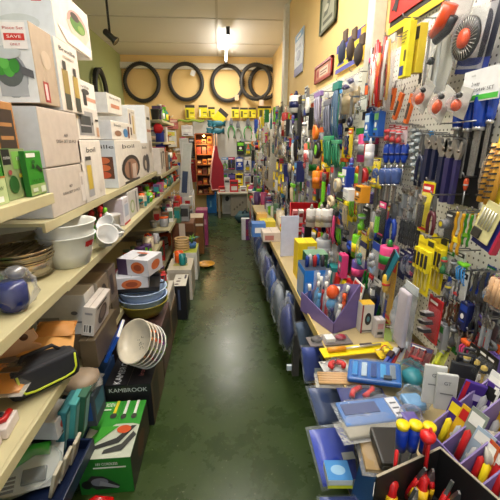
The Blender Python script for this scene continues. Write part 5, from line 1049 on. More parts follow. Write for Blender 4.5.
# big tilted drill set
P = at(496, 206, X=.72); r = T('drill_bit_set', 'large tilted clear set of drill bits with navy back, at the right edge', 'drill bits', P, -PI/2); r.rotation_euler = (-.1, .22, -PI/2); r.scale = (.66, .66, .66)
MB().box(-.06, -.004, -.155, .05, 0, .01, M((214, 206, 150), .4), .002).build('backing_card', r)
MB().box(-.05, .006, -.18, .075, .03, .0, M((28, 34, 110), .4), .003).build('navy_case', r)
for k in range(5): MB().tube([(-.035+.016*k, -.009, -.02), (-.035+.016*k, -.009, -.10)], .0035, M((226, 222, 206), .3, .5), 6).build('drill_bit', r)
MB().box(-.05, -.012, -.15, -.002, -.003, -.11, M((50, 48, 44), .4), .002).build('bit_case', r)
MB().box(.07, .0, -.18, .085, .028, 0, M((170, 30, 60), .4), .002).build('red_edge', r)
# lower right packs
for (px, pt, pb, w, c, c2, lab, ct) in ((452, 250, 276, 9, (60, 140, 80), GREEN, 'white and green carded pack below the dark collar pack', k_lump), (462, 252, 278, 9, (60, 60, 60), DARK, 'white carded pack with dark part below the twist bits', k_lump), (456, 276, 302, 9, (90, 90, 94), BLACK, 'grey carded pack below the white green pack', k_lump), (466, 272, 304, 8, (80, 80, 84), BLACK, 'dark carded screw pack left of the drill bit row', k_bits)):
    hang(k_card, px, pt, pb, w, c, c2, lab, .06, content=ct, card=(214, 214, 208))
for i, px in enumerate((474, 481, 488, 494)):
    hang(k_bits, px, 271+i, 312+i, 7, (84, 82, 80), (50, 48, 46), 'dark drill bits, %s of the row below the tilted set' % ('first from left', 'second from left', 'third from left', 'rightmost')[i], .05, group='row of dark drill bits')
P = at(511, 282, X=.72); r = T('dowel_bag', 'clear bag of pale wooden dowels at the right edge', 'bag', P, -PI/2)
for k in range(5): MB().tube([(-.03+.016*k, -.02, 0), (-.04+.018*k, -.02, -.07)], .008, M((214, 170, 124), .5), 8).build('dowel', r)
MB().pillow(-.05, -.09, .05, .02, .05, MCLEAR((240, 236, 230), .03), 0, 6, 8, 3, .4).build('clear_pouch', r)
for (px, pt, pb, w, k, c, c2, ph) in ((448, 302, 330, 6, k_bits, (120, 84, 60), DARK, 0), (456, 300, 328, 6, k_bits, (130, 96, 70), DARK, 0), (463, 304, 330, 6, k_bits, (90, 84, 80), DARK, 0), (470, 306, 336, 6, k_pliers, (40, 40, 42), DARK, 0), (478, 306, 340, 8, k_pliers, (30, 30, 32), DARK, 0), (447, 322, 346, 6, k_lump, (110, 112, 116), STEEL, 0), (455, 324, 346, 6, k_lump, (90, 92, 96), STEEL, 0), (462, 330, 352, 6, k_wrench, (120, 120, 124), STEEL, 0), (471, 332, 356, 7, k_wrench, (130, 130, 134), STEEL, 0), (486, 318, 346, 7, k_wrench, (150, 152, 156), STEEL, 0), (492, 320, 350, 7, k_wrench, (140, 142, 146), STEEL, 0)):
    hang(k, px, pt, pb, w, c, c2, phrase='%s hanging low on the pegboard below the drill bit row' % {k_bits: 'brown steel bits', k_pliers: 'black clamp', k_lump: 'grey fitting', k_wrench: 'steel spanner'}[k], out=.06)
hang(k_card, 437, 298, 340, 15, (180, 180, 184), RED, 'red card holding three black and silver blades', .10, card=(206, 40, 44), head=(170, 26, 30), content=k_blades)
P = at(413, 284, X=.64); h = P.z-z_at(.64, P.y, 346); r = T('clear_tube_pack', 'tall clear pack with pinkish contents left of the red card', 'pack', P, -PI/2)
MB().box(-.032, -.03, -h*.96, .032, -.012, -h*.1, M((196, 186, 196), .5), .006).build('contents', r)
MB().pillow(-.04, -h, .04, 0, .06, MCLEAR((226, 236, 240), .06), 0, 8, 12, 4, .35).build('clear_pouch', r); MB().box(-.04, -.004, -.03, .04, 0, 0, M((190, 196, 196))).build('header', r)
hang(k_card, 394, 258, 320, 9, (220, 180, 60), YEL, 'narrow red and yellow card left of the tall clear pack', .12, card=(190, 150, 50), head=(200, 50, 40), content=k_screwdriver)
P = at(398, 253, X=.66); r = T('teal_card', 'teal blue card leaning left of the yellow knife card', 'card', P, -PI/2); r.rotation_euler = (0, .5, -PI/2)
MB().box(-.022, -.006, -.15, .022, 0, 0, M((24, 116, 136), .4), .002).build('card_body', r); MB().box(-.022, -.008, -.15, -.008, -.005, 0, M((30, 36, 40))).build('dark_edge', r)
# --- features between the posters and the post
for i, (px, pt, pb) in enumerate(((347, 30, 66), (356, 28, 64), (364, 34, 68))):
    P = at(px, pt, X=.70); h = P.z-z_at(.70, P.y, pb); r = T('work_glove', 'dark work glove pack, %s of three over the blue and yellow poster' % ('left', 'middle', 'right')[i], 'glove', P, -PI/2, 'dark work gloves over the poster')
    MB().blob((0, -.02, -h*.6), (.03, .02, h*.34), M(((60, 66, 90), (74, 60, 50), (60, 52, 50))[i], .8), .25, i, 2).build('glove_body', r)
    MB().box(-.03, -.012, -h*.35, .03, 0, 0, M((90, 70, 56), .6), .003).build('cuff', r)
hang(k_bag, 352, 72, 92, 14, (86, 80, 130), (216, 206, 180), 'clear bag with purple blue contents below the gloves', .12)
hang(k_saw, 352, 97, 126, 14, (40, 46, 70), BLACK, 'navy folding saw pack below the purple bag', .12)
hang(k_card, 364, 96, 112, 18, (120, 126, 120), GREEN, 'grey card with dark print left of the near post', .11, card=(190, 194, 186), head=(110, 120, 110))
hang(k_roll, 364, 168, 196, 16, (196, 44, 52), RED, 'red strap loop hanging below the white tube', .13)
hang(k_saw, 361, 166, 204, 8, (206, 176, 130), WOOD, 'wooden handled saw in front of red strap loop', .15)
r = hang(k_block, 368, 185, 202, 12, (226, 150, 30), (60, 40, 20), 'orange box with black diagonal stripes below the strap loop', .13)
hang(k_block, 355, 188, 200, 12, (226, 226, 222), (200, 200, 206), 'small white tag box left of the striped box', .15)
hang(k_card, 377, 158, 172, 14, (236, 210, 40), YEL, 'yellow card left of the blue screwdrivers', .09, card=(238, 218, 40), head=(60, 58, 40))
hang(k_card, 378, 175, 188, 12, (236, 206, 40), YEL, 'lower yellow card left of the grey blue chisels', .09, card=(240, 216, 30), head=(190, 170, 20))
hang(k_tube, 318, 166, 188, 9, (234, 140, 30), (210, 110, 20), 'orange bottle hanging in the middle of the far right wall', .14, W=.07)
hang(k_tube, 325, 168, 186, 6, (190, 50, 40), (120, 30, 30), 'red bottle beside the orange bottle', .13, W=.06)
hang(k_tube, 309, 138, 162, 8, (226, 110, 90), (236, 230, 226), 'red and white tube pack above the orange bottle', .14, W=.07)
hang(k_strands, 320, 92, 128, 16, (176, 170, 190), (150, 120, 180), 'lavender topped bundle of grey cable ties', .14, W=.16)
hang(k_strands, 330, 100, 140, 14, (120, 122, 140), (110, 112, 126), 'grey blue cable bundle beside the lavender bundle', .14, W=.14)
hang(k_strands, 339, 82, 140, 9, (90, 120, 150), (40, 130, 120), 'teal topped long blue cable bundle', .13, W=.11)
hang(k_strands, 330, 136, 166, 16, (50, 140, 100), (60, 160, 110), 'green string bundle in the middle of the wall', .14, W=.15)
hang(k_strands, 338, 140, 168, 14, (40, 130, 90), (70, 150, 110), 'second green string bundle right of the first', .13, W=.13)
hang(k_strands, 302, 96, 150, 8, (50, 50, 52), BLACK, 'long black rod bundle at the far right wall', .12, W=.10)
hang(k_roll, 316, 125, 140, 10, (236, 130, 30), ORANGE, 'orange ring pack below the lavender bundle', .15, W=.10)
hang(k_tube, 286, 106, 136, 6, (190, 50, 50), (220, 180, 150), 'red handled roller near the far pilaster', .12, W=.08)
# yellow glove cluster near the far corner
for i, (px, pt) in enumerate(((277, 162), (281, 164), (274, 172), (279, 176), (283, 174))):
    hang(k_brush, px, pt, pt+15, 6, (244, 216, 20), (236, 200, 20), phrase='bright yellow handled brush in the far cluster', out=.2, W=.07)
# white rolls
for i, px in enumerate((312, 322, 328)):
    hang(k_tube, px, 204, 226, 7, (226, 220, 214), (150, 140, 130), 'white paper roll, %s of three above the red display box' % ('left', 'middle', 'right')[i], .2, W=.07, group='white paper rolls')
# --- the long rows of mixed packs along the wall
LOOKS = [(k_card, 5), (k_bag, 3), (k_strands, 2), (k_screwdriver, 2), (k_pliers, 2), (k_tube, 2), (k_bits, 2), (k_brush, 1), (k_scissors, 1), (k_saw, 1), (k_block, 2), (k_wrench, 2), (k_roll, 1)]
POOL = [k for k, n in LOOKS for _ in range(n)]
WPAL = PAL + [PAL[0], PAL[8], PAL[7], PAL[5], PAL[15], PAL[0], PAL[12], PAL[3], PAL[2], PAL[13]]
q = random.Random(77)
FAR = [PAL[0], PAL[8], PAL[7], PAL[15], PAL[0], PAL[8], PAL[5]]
def zone(px):
    return ('by the far pilaster' if px < 284 else 'past the red framed poster' if px < 312 else 'below the red framed poster' if px < 336 else 'below the blue and yellow poster' if px < 366 else 'beside the near white post' if px < 400 else 'below the red sign')
ROWN = ['top row', 'second row', 'third row', 'fourth row', 'fifth row', 'bottom row']
def autorow(y0, y1, zt, hmin, hmax, step, row, out, wmin=.07, wmax=.12, skip=None):
    y = y0
    while y < y1:
        yy = y+q.uniform(-.02, .02); zz = zt+q.uniform(-.04, .04); o = out+q.uniform(-.03, .02); Xi = .80-o
        if 4.55 < yy < 4.85: y += step; continue
        px, py = proj(Xi, yy, zz)
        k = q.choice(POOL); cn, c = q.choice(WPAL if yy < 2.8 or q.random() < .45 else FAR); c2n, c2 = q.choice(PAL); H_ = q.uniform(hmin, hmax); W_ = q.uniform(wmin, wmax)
        if k in (k_screwdriver, k_bits, k_pliers, k_wrench): W_ *= .6
        pb = proj(Xi, yy, zz-H_)[1]
        if not (skip and any(a <= px <= b and not (pb < t or py > b2) for a, b, t, b2 in skip)):
            nm, cat = KN[k]; r = T(nm, None, cat, (Xi, yy, zz), -PI/2)
            k(r, W_, H_, c, c2, random.Random(int(yy*1000+zz*77)))
            ph = '%s %s in the %s %s' % (cn, nm.replace('_', ' '), ROWN[row], zone(px))
            fill_label(r, ph, yy)
        y += step*q.uniform(.85, 1.15)
SK = [(345, 500, 0, 400), (310, 345, 92, 128), (298, 306, 96, 140), (270, 286, 160, 190), (283, 290, 106, 130), (308, 322, 168, 186), (306, 334, 206, 224), (322, 346, 140, 160)]
for (z_, ha, hb_, rw, o_) in ((1.80, .16, .26, 0, .12), (1.62, .15, .24, 1, .14), (1.43, .15, .23, 2, .14), (1.24, .15, .23, 3, .15), (1.04, .15, .22, 4, .16), (.84, .14, .2, 5, .18)):
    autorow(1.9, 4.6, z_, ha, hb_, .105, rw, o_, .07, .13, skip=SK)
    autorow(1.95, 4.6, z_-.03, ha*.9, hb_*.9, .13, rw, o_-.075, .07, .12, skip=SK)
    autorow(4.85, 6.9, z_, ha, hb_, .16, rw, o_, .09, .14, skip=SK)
for z_, rw in ((1.70, 0), (1.5, 1), (1.3, 2), (1.1, 3), (.9, 4)):
    autorow(1.75, 4.6, z_, .15, .2, .11, rw, .05, .08, .13)
SK2 = [(385, 500, 0, 500), (342, 366, 28, 126), (356, 374, 140, 200), (366, 384, 116, 140)]
for (z_, ha, hb_, rw, o_) in ((1.76, .13, .18, 0, .08), (1.62, .13, .18, 1, .09), (1.45, .13, .17, 2, .09), (1.29, .13, .17, 3, .09), (1.13, .12, .16, 4, .10), (.98, .12, .16, 4, .11), (.83, .11, .14, 5, .12)):
    autorow(1.28, 2.1, z_, ha, hb_, .068, rw, o_, .055, .085, skip=SK2 if z_ > 1.1 else [(396, 500, 0, 500)])
for z_, o_ in ((1.70, .05), (1.56, .06), (1.42, .05), (1.30, .06), (1.17, .06), (1.04, .07), (.92, .08)):
    autorow(1.18, 1.75, z_, .11, .15, .05, 2 if z_ > 1.3 else 3 if z_ > 1.1 else 4, o_, .04, .065, skip=[(440, 500, 0, 500), (380, 442, 20, 122), (376, 422, 122, 205), (398, 446, 180, 345), (366, 384, 116, 140)])
for z_ in (1.30, 1.05, .98, .9, .83):
    autorow(.80, 1.25, z_, .07, .1, .04, 4, .035, .03, .045, skip=[(380, 445, 20, 210), (440, 500, 0, 262), (420, 446, 230, 300)])
# ================================================================ right: display table and what lies on it
ZT = .60; TX = .405
r = T('display_table', 'long low display table along the right wall with yellow price strip', 'table', (TX, .45, 0)); L = 4.15
MB().box(0, 0, ZT-.03, .37, L, ZT, M((196, 176, 130), .5, 0, .15, 10), .002).build('table_top', r)
b = MB(); b.box(-.006, 0, ZT-.032, 0, L, ZT+.012, M((214, 186, 110), .4, 0, .2, 40), .001); b.build('price_strip', r)
for y in (.05, 1.4, 2.75, L-.05):
    for x in (.03, .34): MB().box(x-.02, y-.02, 0, x+.02, y+.02, ZT-.03, M((90, 86, 80))).build('leg', r)
MB().box(.06, .02, .10, .36, L-.02, .12, M((120, 112, 96), .6)).build('lower_shelf', r)
ZT += .001
def flat(label, px, py, w, d, rz, Z, build, name='blister_pack', cat='pack', tilt=0, roll=0, group=None):
    """a pack lying on the table: its centre is seen at px, py; build(r) makes it lying in x/y, up +z"""
    P = at(px, py, Z=Z); r = T(name, label, cat, P, 0, group); r.rotation_euler = (tilt, roll, rz); build(r); return r
def lying(k, label, px, py, W_, H_, rz, Z, c1, c2, tilt=0, **kw):
    P = at(px, py, Z=Z); nm, cat = KN[k]; r = T(nm, label, cat, P, 0); d = Vector((0, H_/2, 0)); d.rotate(Matrix.Rotation(rz, 3, 'Z')); r.location = P+d
    r.rotation_euler = (-PI/2+tilt, 0, rz); k(r, W_, H_, c1, c2, random.Random(int(px*7+py)), **kw); return r
# far end of the table
for (px, py, w, d, h, c, lab, el) in ((268, 226, .14, .16, .10, (226, 206, 60), 'yellow topped box with purple base at the far table end', [('r', 0, 0, 1, .4, (90, 60, 140))]), (259, 231, .12, .12, .12, (70, 120, 190), 'blue box at the far aisle edge of the table', [('r', .2, .3, .8, .7, WHITE)]), (272, 236, .15, .2, .08, (220, 206, 190), 'crumpled white paper carton on the far table', [('r', .1, .2, .6, .7, (190, 120, 110))]), (262, 222, .1, .1, .14, (216, 170, 90), 'tan box at the far end of the table', []), (283, 214, .14, .14, .12, (200, 200, 200), 'pale grey carton behind the far white panel', [('r', .1, .2, .9, .6, (90, 90, 100))])):
    P = at(px, py+6, Z=ZT); carton(lab, min(P.x+w*.5, .76), P.y, ZT, w, d, h, c, front=el)
P = at(285.5, 256, Z=ZT); zt = z_at(P.x, P.y, 216)
r = T('display_board', 'plain pale blue white panel standing on the far table', 'panel', (P.x+.02, P.y, ZT)); r.rotation_euler = (0, 0, .1)
MB().box(-.06, -.006, 0, .07, .006, zt-ZT, M((206, 212, 232), .5), .002).build('panel_board', r); MB().prism([(-.02, 0), (.04, 0), (.0, .2)], .006, .09, M((190, 196, 214))).build('support_foot', r)
# red display box with packets
P = at(303, 252, Z=ZT); r = T('display_box', 'open red display box of packets behind the blue box', 'display box', (P.x+.02, P.y+.05, ZT+.12)); r.rotation_euler = (.35, 0, -.15)
b = MB(); RM = M((196, 28, 36), .4); b.box(-.11, 0, 0, .11, .20, .006, RM); b.box(-.11, 0, 0, .11, .006, .10, RM); b.box(-.11, .194, 0, .11, .2, .17, RM)
b.prism([(0, 0), (.2, 0), (.2, .17), (0, .1)], 0, .005, RM, Tr(-.11, 0, 0) @ Rz(PI/2)); b.prism([(0, 0), (.2, 0), (.2, .17), (0, .1)], 0, .005, RM, Tr(.115, 0, 0) @ Rz(PI/2)); b.build('box_body', r)
art = MB(); t = MB(); prints(art, t, (-.11, -.001, 0), (.22, 0, 0), (0, 0, .1), (0, -1, 0), [('r', .1, .3, .9, .5, (230, 200, 190)), ('r', .2, .65, .8, .75, (240, 220, 210))]); art.build('printed_artwork', r)
for k in range(4):
    carton('%s packet standing in the red display box' % ('first pink', 'second white', 'third red', 'fourth beige')[k], P.x+.02-.055+.045*k, P.y+.10, ZT+.20, .038, .03, .11, ((226, 150, 150), (226, 222, 216), (196, 50, 50), (206, 176, 140))[k], flap=False, rx=.3, front=[('r', .1, .5, .9, .8, (150, 30, 40)), ('r', .2, .1, .8, .3, WHITE)])
carton('carton propping up the red display box', P.x+.12, P.y+.03, ZT, .2, .2, .115, (120, 90, 60))
P = at(306, 262, Z=ZT+.2)
carton('yellow carton with white tag, behind the green box on the table', at(317, 250, Y=1.95).x, 1.95, ZT, .115, .12, at(300, 243, Y=1.95).z-ZT, (238, 206, 20), front=[('r', .5, .6, .9, .9, (230, 226, 210))])
carton('dark green carton with white lettering above the blue box', at(328, 262, Y=1.79).x, 1.79, ZT, at(328, 262, Y=1.79).x-at(306.5, 262, Y=1.79).x, .10, at(315, 255, Y=1.79).z-ZT, (24, 84, 54), front=[('t', .5, .6, .12, 'SILICONE', (190, 214, 196), .7), ('r', .1, .8, .9, .86, (120, 170, 130)), ('r', .1, .2, .8, .3, (80, 140, 100))], topc=(120, 160, 130))
yb = at(303, 305, Z=ZT).y; hb = z_at(.41, yb, 271)-ZT
carton('bright blue display carton with white slots on its aisle side', .525, yb, ZT, .118, .17, hb, (30, 128, 220), side=(28, 126, 222), left=[('r', .1+.17*k, .12+.0*k, .22+.17*k, .85, (190, 200, 206)) for k in range(5)], topc=(60, 70, 90))
for k in range(5):
    tag(MB().lathe([(0, 0), (.011, 0), (.011, .05), (.004, .06), (0, .06)], M(((30, 60, 140), (200, 200, 204), (190, 40, 40), (40, 100, 180), (60, 60, 70))[k], .3), n=10).build('small_tube', None, (.43+.02*k, yb+.06+.02*(k % 2), ZT+hb+.002)), '%s small tube on top of the bright blue display carton' % ('navy', 'silver', 'red', 'blue', 'dark grey')[k], 'tube')
# purple display bin with packs
PM = M((112, 96, 156), .55); PMI = M((128, 110, 168), .55)
C = at(333, 334, Z=ZT); R_ = at(357, 327, Z=ZT); Lf = at(309, 306, Z=ZT)
u = (R_-C); u.z = 0; lu = u.length-.005; u.normalize(); v = Lf-C; v.z = 0; v = v-u*v.dot(u); lv = v.length-.02; v.normalize()
r = T('display_bin', 'purple cardboard display bin with cut down front corner', 'display bin', (C.x, C.y, ZT), math.atan2(u.y, u.x))
hR = z_at(R_.x, R_.y, 284)-ZT; hL = z_at(Lf.x, Lf.y, 288)-ZT
b = MB(); b.box(0, 0, 0, lu, lv, .004, PM)
b.prism([(0, 0), (lu, 0), (lu, hR), (0, .05)], 0, .004, PM)
b.prism([(0, 0), (lv, 0), (lv, hL), (0, .05)], -.004, 0, PMI, Rz(PI/2)); b.prism([(0, 0), (lv, 0), (lv, hR*.55), (0, hR)], -.004, 0, PMI, Tr(lu, 0, 0) @ Rz(PI/2)); b.prism([(0, 0), (lu, 0), (lu, hR*.55), (0, hL*.8)], lv-.004, lv, PMI)
b.build('bin_body', r)
q = random.Random(12); a0 = math.atan2(u.y, u.x)
cols = [('navy', NAVY), ('orange', (236, 90, 30)), ('sky blue', (90, 160, 210)), ('white', WHITE), ('dark', (40, 40, 60)), ('red', (190, 40, 50)), ('grey', (150, 156, 166)), ('blue', (40, 70, 150))]
n = 0
for j in range(4):
    for i in range(5):
        cn, c = cols[(i*3+j*5) % 8]; x = .02+(lu-.04)*(i+.5*(j % 2))/5; y = .03+(lv-.06)*j/3.2; p = Vector((C.x, C.y, ZT+.006))+u*x+v*y; hh = q.uniform(.09, .12)+.012*j+.018*i
        o = T('pen_pack', None, 'pack', p, a0+q.uniform(-.4, .4)); o.rotation_euler = (q.uniform(-.1, .15), q.uniform(-.15, .15), a0+q.uniform(-.3, .3))
        MB().lathe([(0, 0), (.011, 0), (.012, hh*.6), (.008, hh*.7), (.008, hh*.9), (0, hh*.92)], M(c, .3), (0, 0, 0), 10).build('marker_body', o)
        MB().lathe([(.0085, hh*.8), (.0085, hh), (0, hh)], M(WHITE if j % 2 else c, .3), (0, 0, 0), 10).build('cap', o)
        MB().pillow(-.02, 0, .02, hh*1.05, .026, MCLEAR((230, 236, 244), .04), .012, 4, 8, i+j, .3).build('clear_sleeve', o)
        fill_label(o, '%s marker pack standing in the purple display bin' % cn, -p.x+p.y*3)
p = Vector((C.x, C.y, ZT+.08))+u*lu*.35+v*lv*.3
tag(MB().blob((0, 0, .08), (.03, .022, .035), M((232, 92, 40), .4), .1, 2, 2).blob((0, 0, .02), (.028, .02, .03), M((90, 150, 196), .4), .1, 3, 2).build('toy_pack', None, p), 'orange topped light blue pack in front of the purple bin', 'pack')
# clear blister before the purple bin
def bl1(o):
    MB().box(-.09, -.035, 0, .09, .035, .004, M((120, 110, 110), .5)).build('backing_card', o)
    MB().box(-.02, -.02, .004, .02, .02, .022, M((224, 226, 228)), .003).build('white_part', o); MB().blob((.05, 0, .014), (.025, .018, .012), M((150, 40, 60)), .2, 2).build('red_part', o); MB().blob((-.055, 0, .014), (.025, .02, .012), M((90, 86, 86)), .2, 4).build('grey_part', o)
    MB().pillow(-.09, -.035, .09, .035, .03, MCLEAR((235, 240, 240), .05), 0, 8, 6, 3).move(Rx(-PI/2)).build('clear_blister', o)
flat('long clear blister lying in front of the purple bin', 329, 341, 0, 0, .06, ZT+.003, bl1)
# white boxes right of the bin
P = at(362, 333, Z=ZT); carton('white box with black round picture and yellow top, by the purple bin', P.x+.045, P.y, ZT, .055, .05, z_at(P.x, P.y, 305)-ZT, (222, 218, 210), front=[('e', .55, .5, .26, .22, (40, 40, 44)), ('e', .55, .5, .12, .1, (90, 140, 150)), ('r', .1, .06, .9, .1, INK), ('r', .0, .0, .12, 1, (150, 40, 50))], topc=(226, 180, 50))
P = at(377, 338, Z=ZT); carton('small white box with pink label beside the black picture box', P.x+.03, P.y, ZT, .04, .04, .085, (206, 200, 202), front=[('r', .2, .5, .8, .8, (200, 150, 160)), ('r', .2, .2, .8, .35, (60, 60, 64))])
lying(k_card, 'green and black pack leaning behind the small white box', 378, 300, .07, .11, -.6, ZT+.10, (40, 160, 60), BLACK, 1.0, card=(70, 90, 70), head=(40, 44, 40), content=k_lump)
lying(k_card, 'tilted grey card with red tool beside the small white box', 389, 318, .075, .12, -.5, ZT+.06, (206, 40, 44), RED, .9, card=(186, 186, 176), head=(206, 196, 180), content=k_lump)
lying(k_card, 'lime green pack in grey wire bin right of the white boxes', 393, 330, .06, .09, -.4, ZT+.05, (150, 200, 30), LIME, .8, card=(150, 180, 50), head=(120, 40, 50), content=k_screwdriver)
# yellow carded gun
def ycard(o):
    MB().box(-.145, -.028, 0, .145, .028, .004, M((240, 214, 20), .4), .001).build('backing_card', o)
    MB().tube([(-.12, 0, .013), (-.05, 0, .013)], .010, M((226, 150, 40), .4), 8).build('handle', o); MB().tube([(-.05, 0, .013), (.10, .004, .013)], .0045, M((220, 214, 200), .3, .6), 8).build('shaft', o)
    MB().box(.02, .008, .004, .07, .024, .012, M((70, 60, 60)), .002).build('dark_part', o)
    MB().box(.11, -.02, .004, .14, .02, .008, M((222, 200, 40))).build('printed_panel', o)
flat('long yellow card with yellow handled tool lying across the table', 357, 350, 0, 0, .09, ZT+.028, ycard, tilt=.05)
lying(k_card, 'clear card with red pliers below the yellow card', 335, 367, .10, .075, .05, ZT+.012, (206, 44, 44), GREY, 0, card=(196, 200, 200), head=(120, 120, 124), content=k_pliers)
lying(k_card, 'yellow pack with black stripe at the right of the yellow card', 384, 352, .06, .05, .2, ZT+.035, YEL, BLACK, .2, card=(240, 210, 30), head=(206, 170, 30), content=k_lump)
def sticks(o):
    for k in range(5): MB().tube([(-.08, -.03+.013*k, .012), (.08, -.024+.012*k, .012)], .0055, M((206, 166, 116), .6), 6).build('wooden_stick', o)
    MB().pillow(-.09, -.04, .09, .04, .03, MCLEAR((240, 236, 226), .05), 0, 8, 6, 6).move(Rx(-PI/2)).build('clear_pouch', o)
flat('clear bag of thin wooden sticks below the red pliers card', 341, 381, 0, 0, -.15, ZT+.003, sticks, 'stick_bag', 'bag')
# blue clear case
def bcase(o):
    MB().box(-.085, -.05, 0, .085, .05, .02, M((30, 96, 176), .3), .006).build('case_body', o)
    for k in range(5): MB().box(-.07+.03*k, -.035, .02, -.052+.03*k, .03, .026, M(((40, 130, 200), (170, 190, 206), (24, 60, 130), (60, 150, 210), (120, 130, 140))[k], .3), .002).build('fitting', o)
    MB().box(.03, -.04, .02, .055, -.025, .028, M((40, 44, 50))).build('latch', o)
    MB().pillow(-.085, -.05, .085, .05, .035, MCLEAR((200, 226, 246), .05), .0, 8, 6, 3, .1).move(Tr(0, 0, .015) @ Rx(-PI/2)).build('clear_lid', o)
flat('clear lidded bright blue case tilted on the table', 374, 375, 0, 0, -.42, ZT+.04, bcase, 'tool_case', 'case', .12, -.1)
def bclip(o):
    MB().box(-.075, -.035, 0, .075, .035, .004, M((36, 50, 120), .4)).build('backing_card', o)
    for s in (-1, 1): MB().tube([(-.02+s*.02, -.02, .014), (s*.03, .0, .02), (.02+s*.02, .024, .014)], .009, M((200, 30, 34), .35), 8).build('red_clip', o)
    MB().tube([(.01, -.012, .016), (.06, -.004, .016)], .008, M((40, 40, 44), .4), 8).build('black_clip', o)
    MB().pillow(-.075, -.035, .075, .035, .035, MCLEAR((235, 240, 244), .05), 0, 8, 6, 3).move(Rx(-PI/2)).build('clear_blister', o)
flat('blue card with red clips in a clear blister, below the blue case', 362, 396, 0, 0, -.08, ZT+.012, bclip)
def bpack(o):
    MB().box(-.10, -.045, 0, .10, .045, .012, M((70, 120, 190), .4), .004).build('contents', o); MB().box(-.09, -.01, .012, .02, .03, .015, M((40, 60, 120))).build('dark_part', o)
    MB().box(.055, -.04, .013, .085, .035, .018, M((226, 226, 230))).build('price_tag', o)
    for k in range(3): MB().box(.06, -.03+.02*k, .0181, .08, -.024+.02*k, .0186, M((90, 90, 96))).build('printed_line', o)
    MB().pillow(-.11, -.055, .11, .055, .04, MCLEAR((230, 238, 246), .08), 0, 10, 8, 9, .6).move(Rx(-PI/2)).build('clear_film', o)
flat('wide blue pack in clear film with white price tag', 372, 413, 0, 0, .06, ZT+.02, bpack, 'film_pack', 'pack', .05)
r = T('white_clip', 'small white hooked clip on the film pack corner', 'clip', at(342, 407, Z=ZT+.02)); MB().tube([(0, 0, 0), (.012, .01, .008), (.02, 0, .01), (.03, .012, .004), (.04, .006, 0)], .005, M((226, 228, 230), .3), 6).build('clip_body', r); MB().box(-.014, -.01, 0, .004, .01, .006, M((226, 228, 230)), .002).build('clip_pad', r)
def film2(o):
    MB().box(-.08, -.03, 0, .08, .03, .012, M((150, 146, 130), .5), .004).build('contents', o)
    MB().pillow(-.10, -.04, .10, .045, .035, MCLEAR((230, 232, 232), .10), 0, 10, 8, 12, .9).move(Rx(-PI/2)).build('clear_film', o)
flat('crumpled clear film sheet below the blue film pack', 371, 429, 0, 0, .1, ZT+.012, film2, 'film_pack', 'pack')
# brushes and teal bag
for k in range(5):
    c = ((40, 60, 150), (60, 80, 170), (150, 40, 40), (200, 206, 220), (40, 44, 90))[k]; o = T('small_brush', '%s small brush in the fan near the teal bag' % ('royal blue', 'mid blue', 'dark red', 'white', 'navy')[k], 'brush', at(383+6*k, 366-3*k, Z=ZT+.04)); o.rotation_euler = (.3, -.1, -.9+.05*k)
    MB().box(-.006, -.03, 0, .006, .045, .008, M(c, .4), .002).build('handle', o); MB().box(-.01, .045, -.002, .01, .075, .01, M((206, 210, 220) if k % 2 else (60, 40, 40), .9), .002).build('bristles', o)
bag('clear teal tinted bag on the table right of the blue case', at(411, 386, Z=ZT+.01), (.09, .11, .09), (120, 206, 214), lambda o: MB().blob((0, 0, .035), (.033, .04, .03), M((40, 130, 144), .4), .25, 4).build('teal_contents', o), seed=8, fac=.2)
r = T('paper_roll', 'small white paper roll beside the blue case', 'roll', at(393, 373, Z=ZT+.03)); MB().lathe([(.008, -.03), (.016, -.03), (.016, .03), (.008, .03), (.008, -.03)], M((216, 218, 220), .6), (0, 0, 0), 14, Rz(.6) @ Ry(PI/2)).build('roll_body', r); MB().lathe([(0, -.031), (.008, -.031), (.008, .031), (0, .031)], M((70, 80, 84)), (0, 0, 0), 12, Rz(.6) @ Ry(PI/2)).build('core', r)
P = at(424, 344, Z=ZT+.1); lying(k_card, 'lime yellow spirit level pack tilted at the wall', 441, 352, .035, .10, -.9, ZT+.12, (226, 230, 40), LIME, .6, card=(200, 206, 40), head=(90, 80, 60), content=k_lump)
lying(k_card, 'red and blue striped card fan left of lime yellow pack', 418, 352, .08, .10, -.8, ZT+.09, (150, 40, 40), RED, .5, card=(120, 50, 50), head=(40, 50, 110), content=k_bits)
# ---------------------------------------------------------------- near bins: purple divided display, black tool box
ZB = ZT
F0 = at(405, 432, Z=.70); F1 = at(478, 520, Z=.70); u = (F1-F0); u.z = 0; L1 = u.length; u.normalize(); v = Vector((-u.y, u.x, 0)); 
if v.x < 0: v = -v
F0 = F0+v*.06; ang = math.atan2(u.y, u.x)
r = T('display_bin', 'large purple divided cardboard display in the lower right corner', 'display bin', (F0.x, F0.y, ZB), ang); D2 = .165; hF, hB = .10, .22
b = MB(); b.box(0, 0, 0, L1, D2, .004, PM); b.box(0, 0, 0, L1, .004, hF, PM); b.box(0, D2-.004, 0, L1, D2, hB, PMI); b.box(0, D2*.5, 0, L1, D2*.5+.004, hF+.055, PMI)
b.build('bin_body', r)
for k in range(5):
    x = L1*k/4; MB().prism([(0, 0), (D2, 0), (D2, hB), (0, hF)], -.002, .002, PMI, Tr(min(max(x, .002), L1-.002), 0, 0) @ Rz(PI/2)).build('divider', r)
q = random.Random(33)
names = [('purple', (70, 40, 130)), ('red', (206, 36, 50)), ('grey green', (140, 150, 140)), ('white', (222, 222, 220)), ('orange brown', (190, 90, 40)), ('yellow', (226, 180, 40)), ('navy', NAVY), ('pale blue', (170, 190, 210))]
n = 0
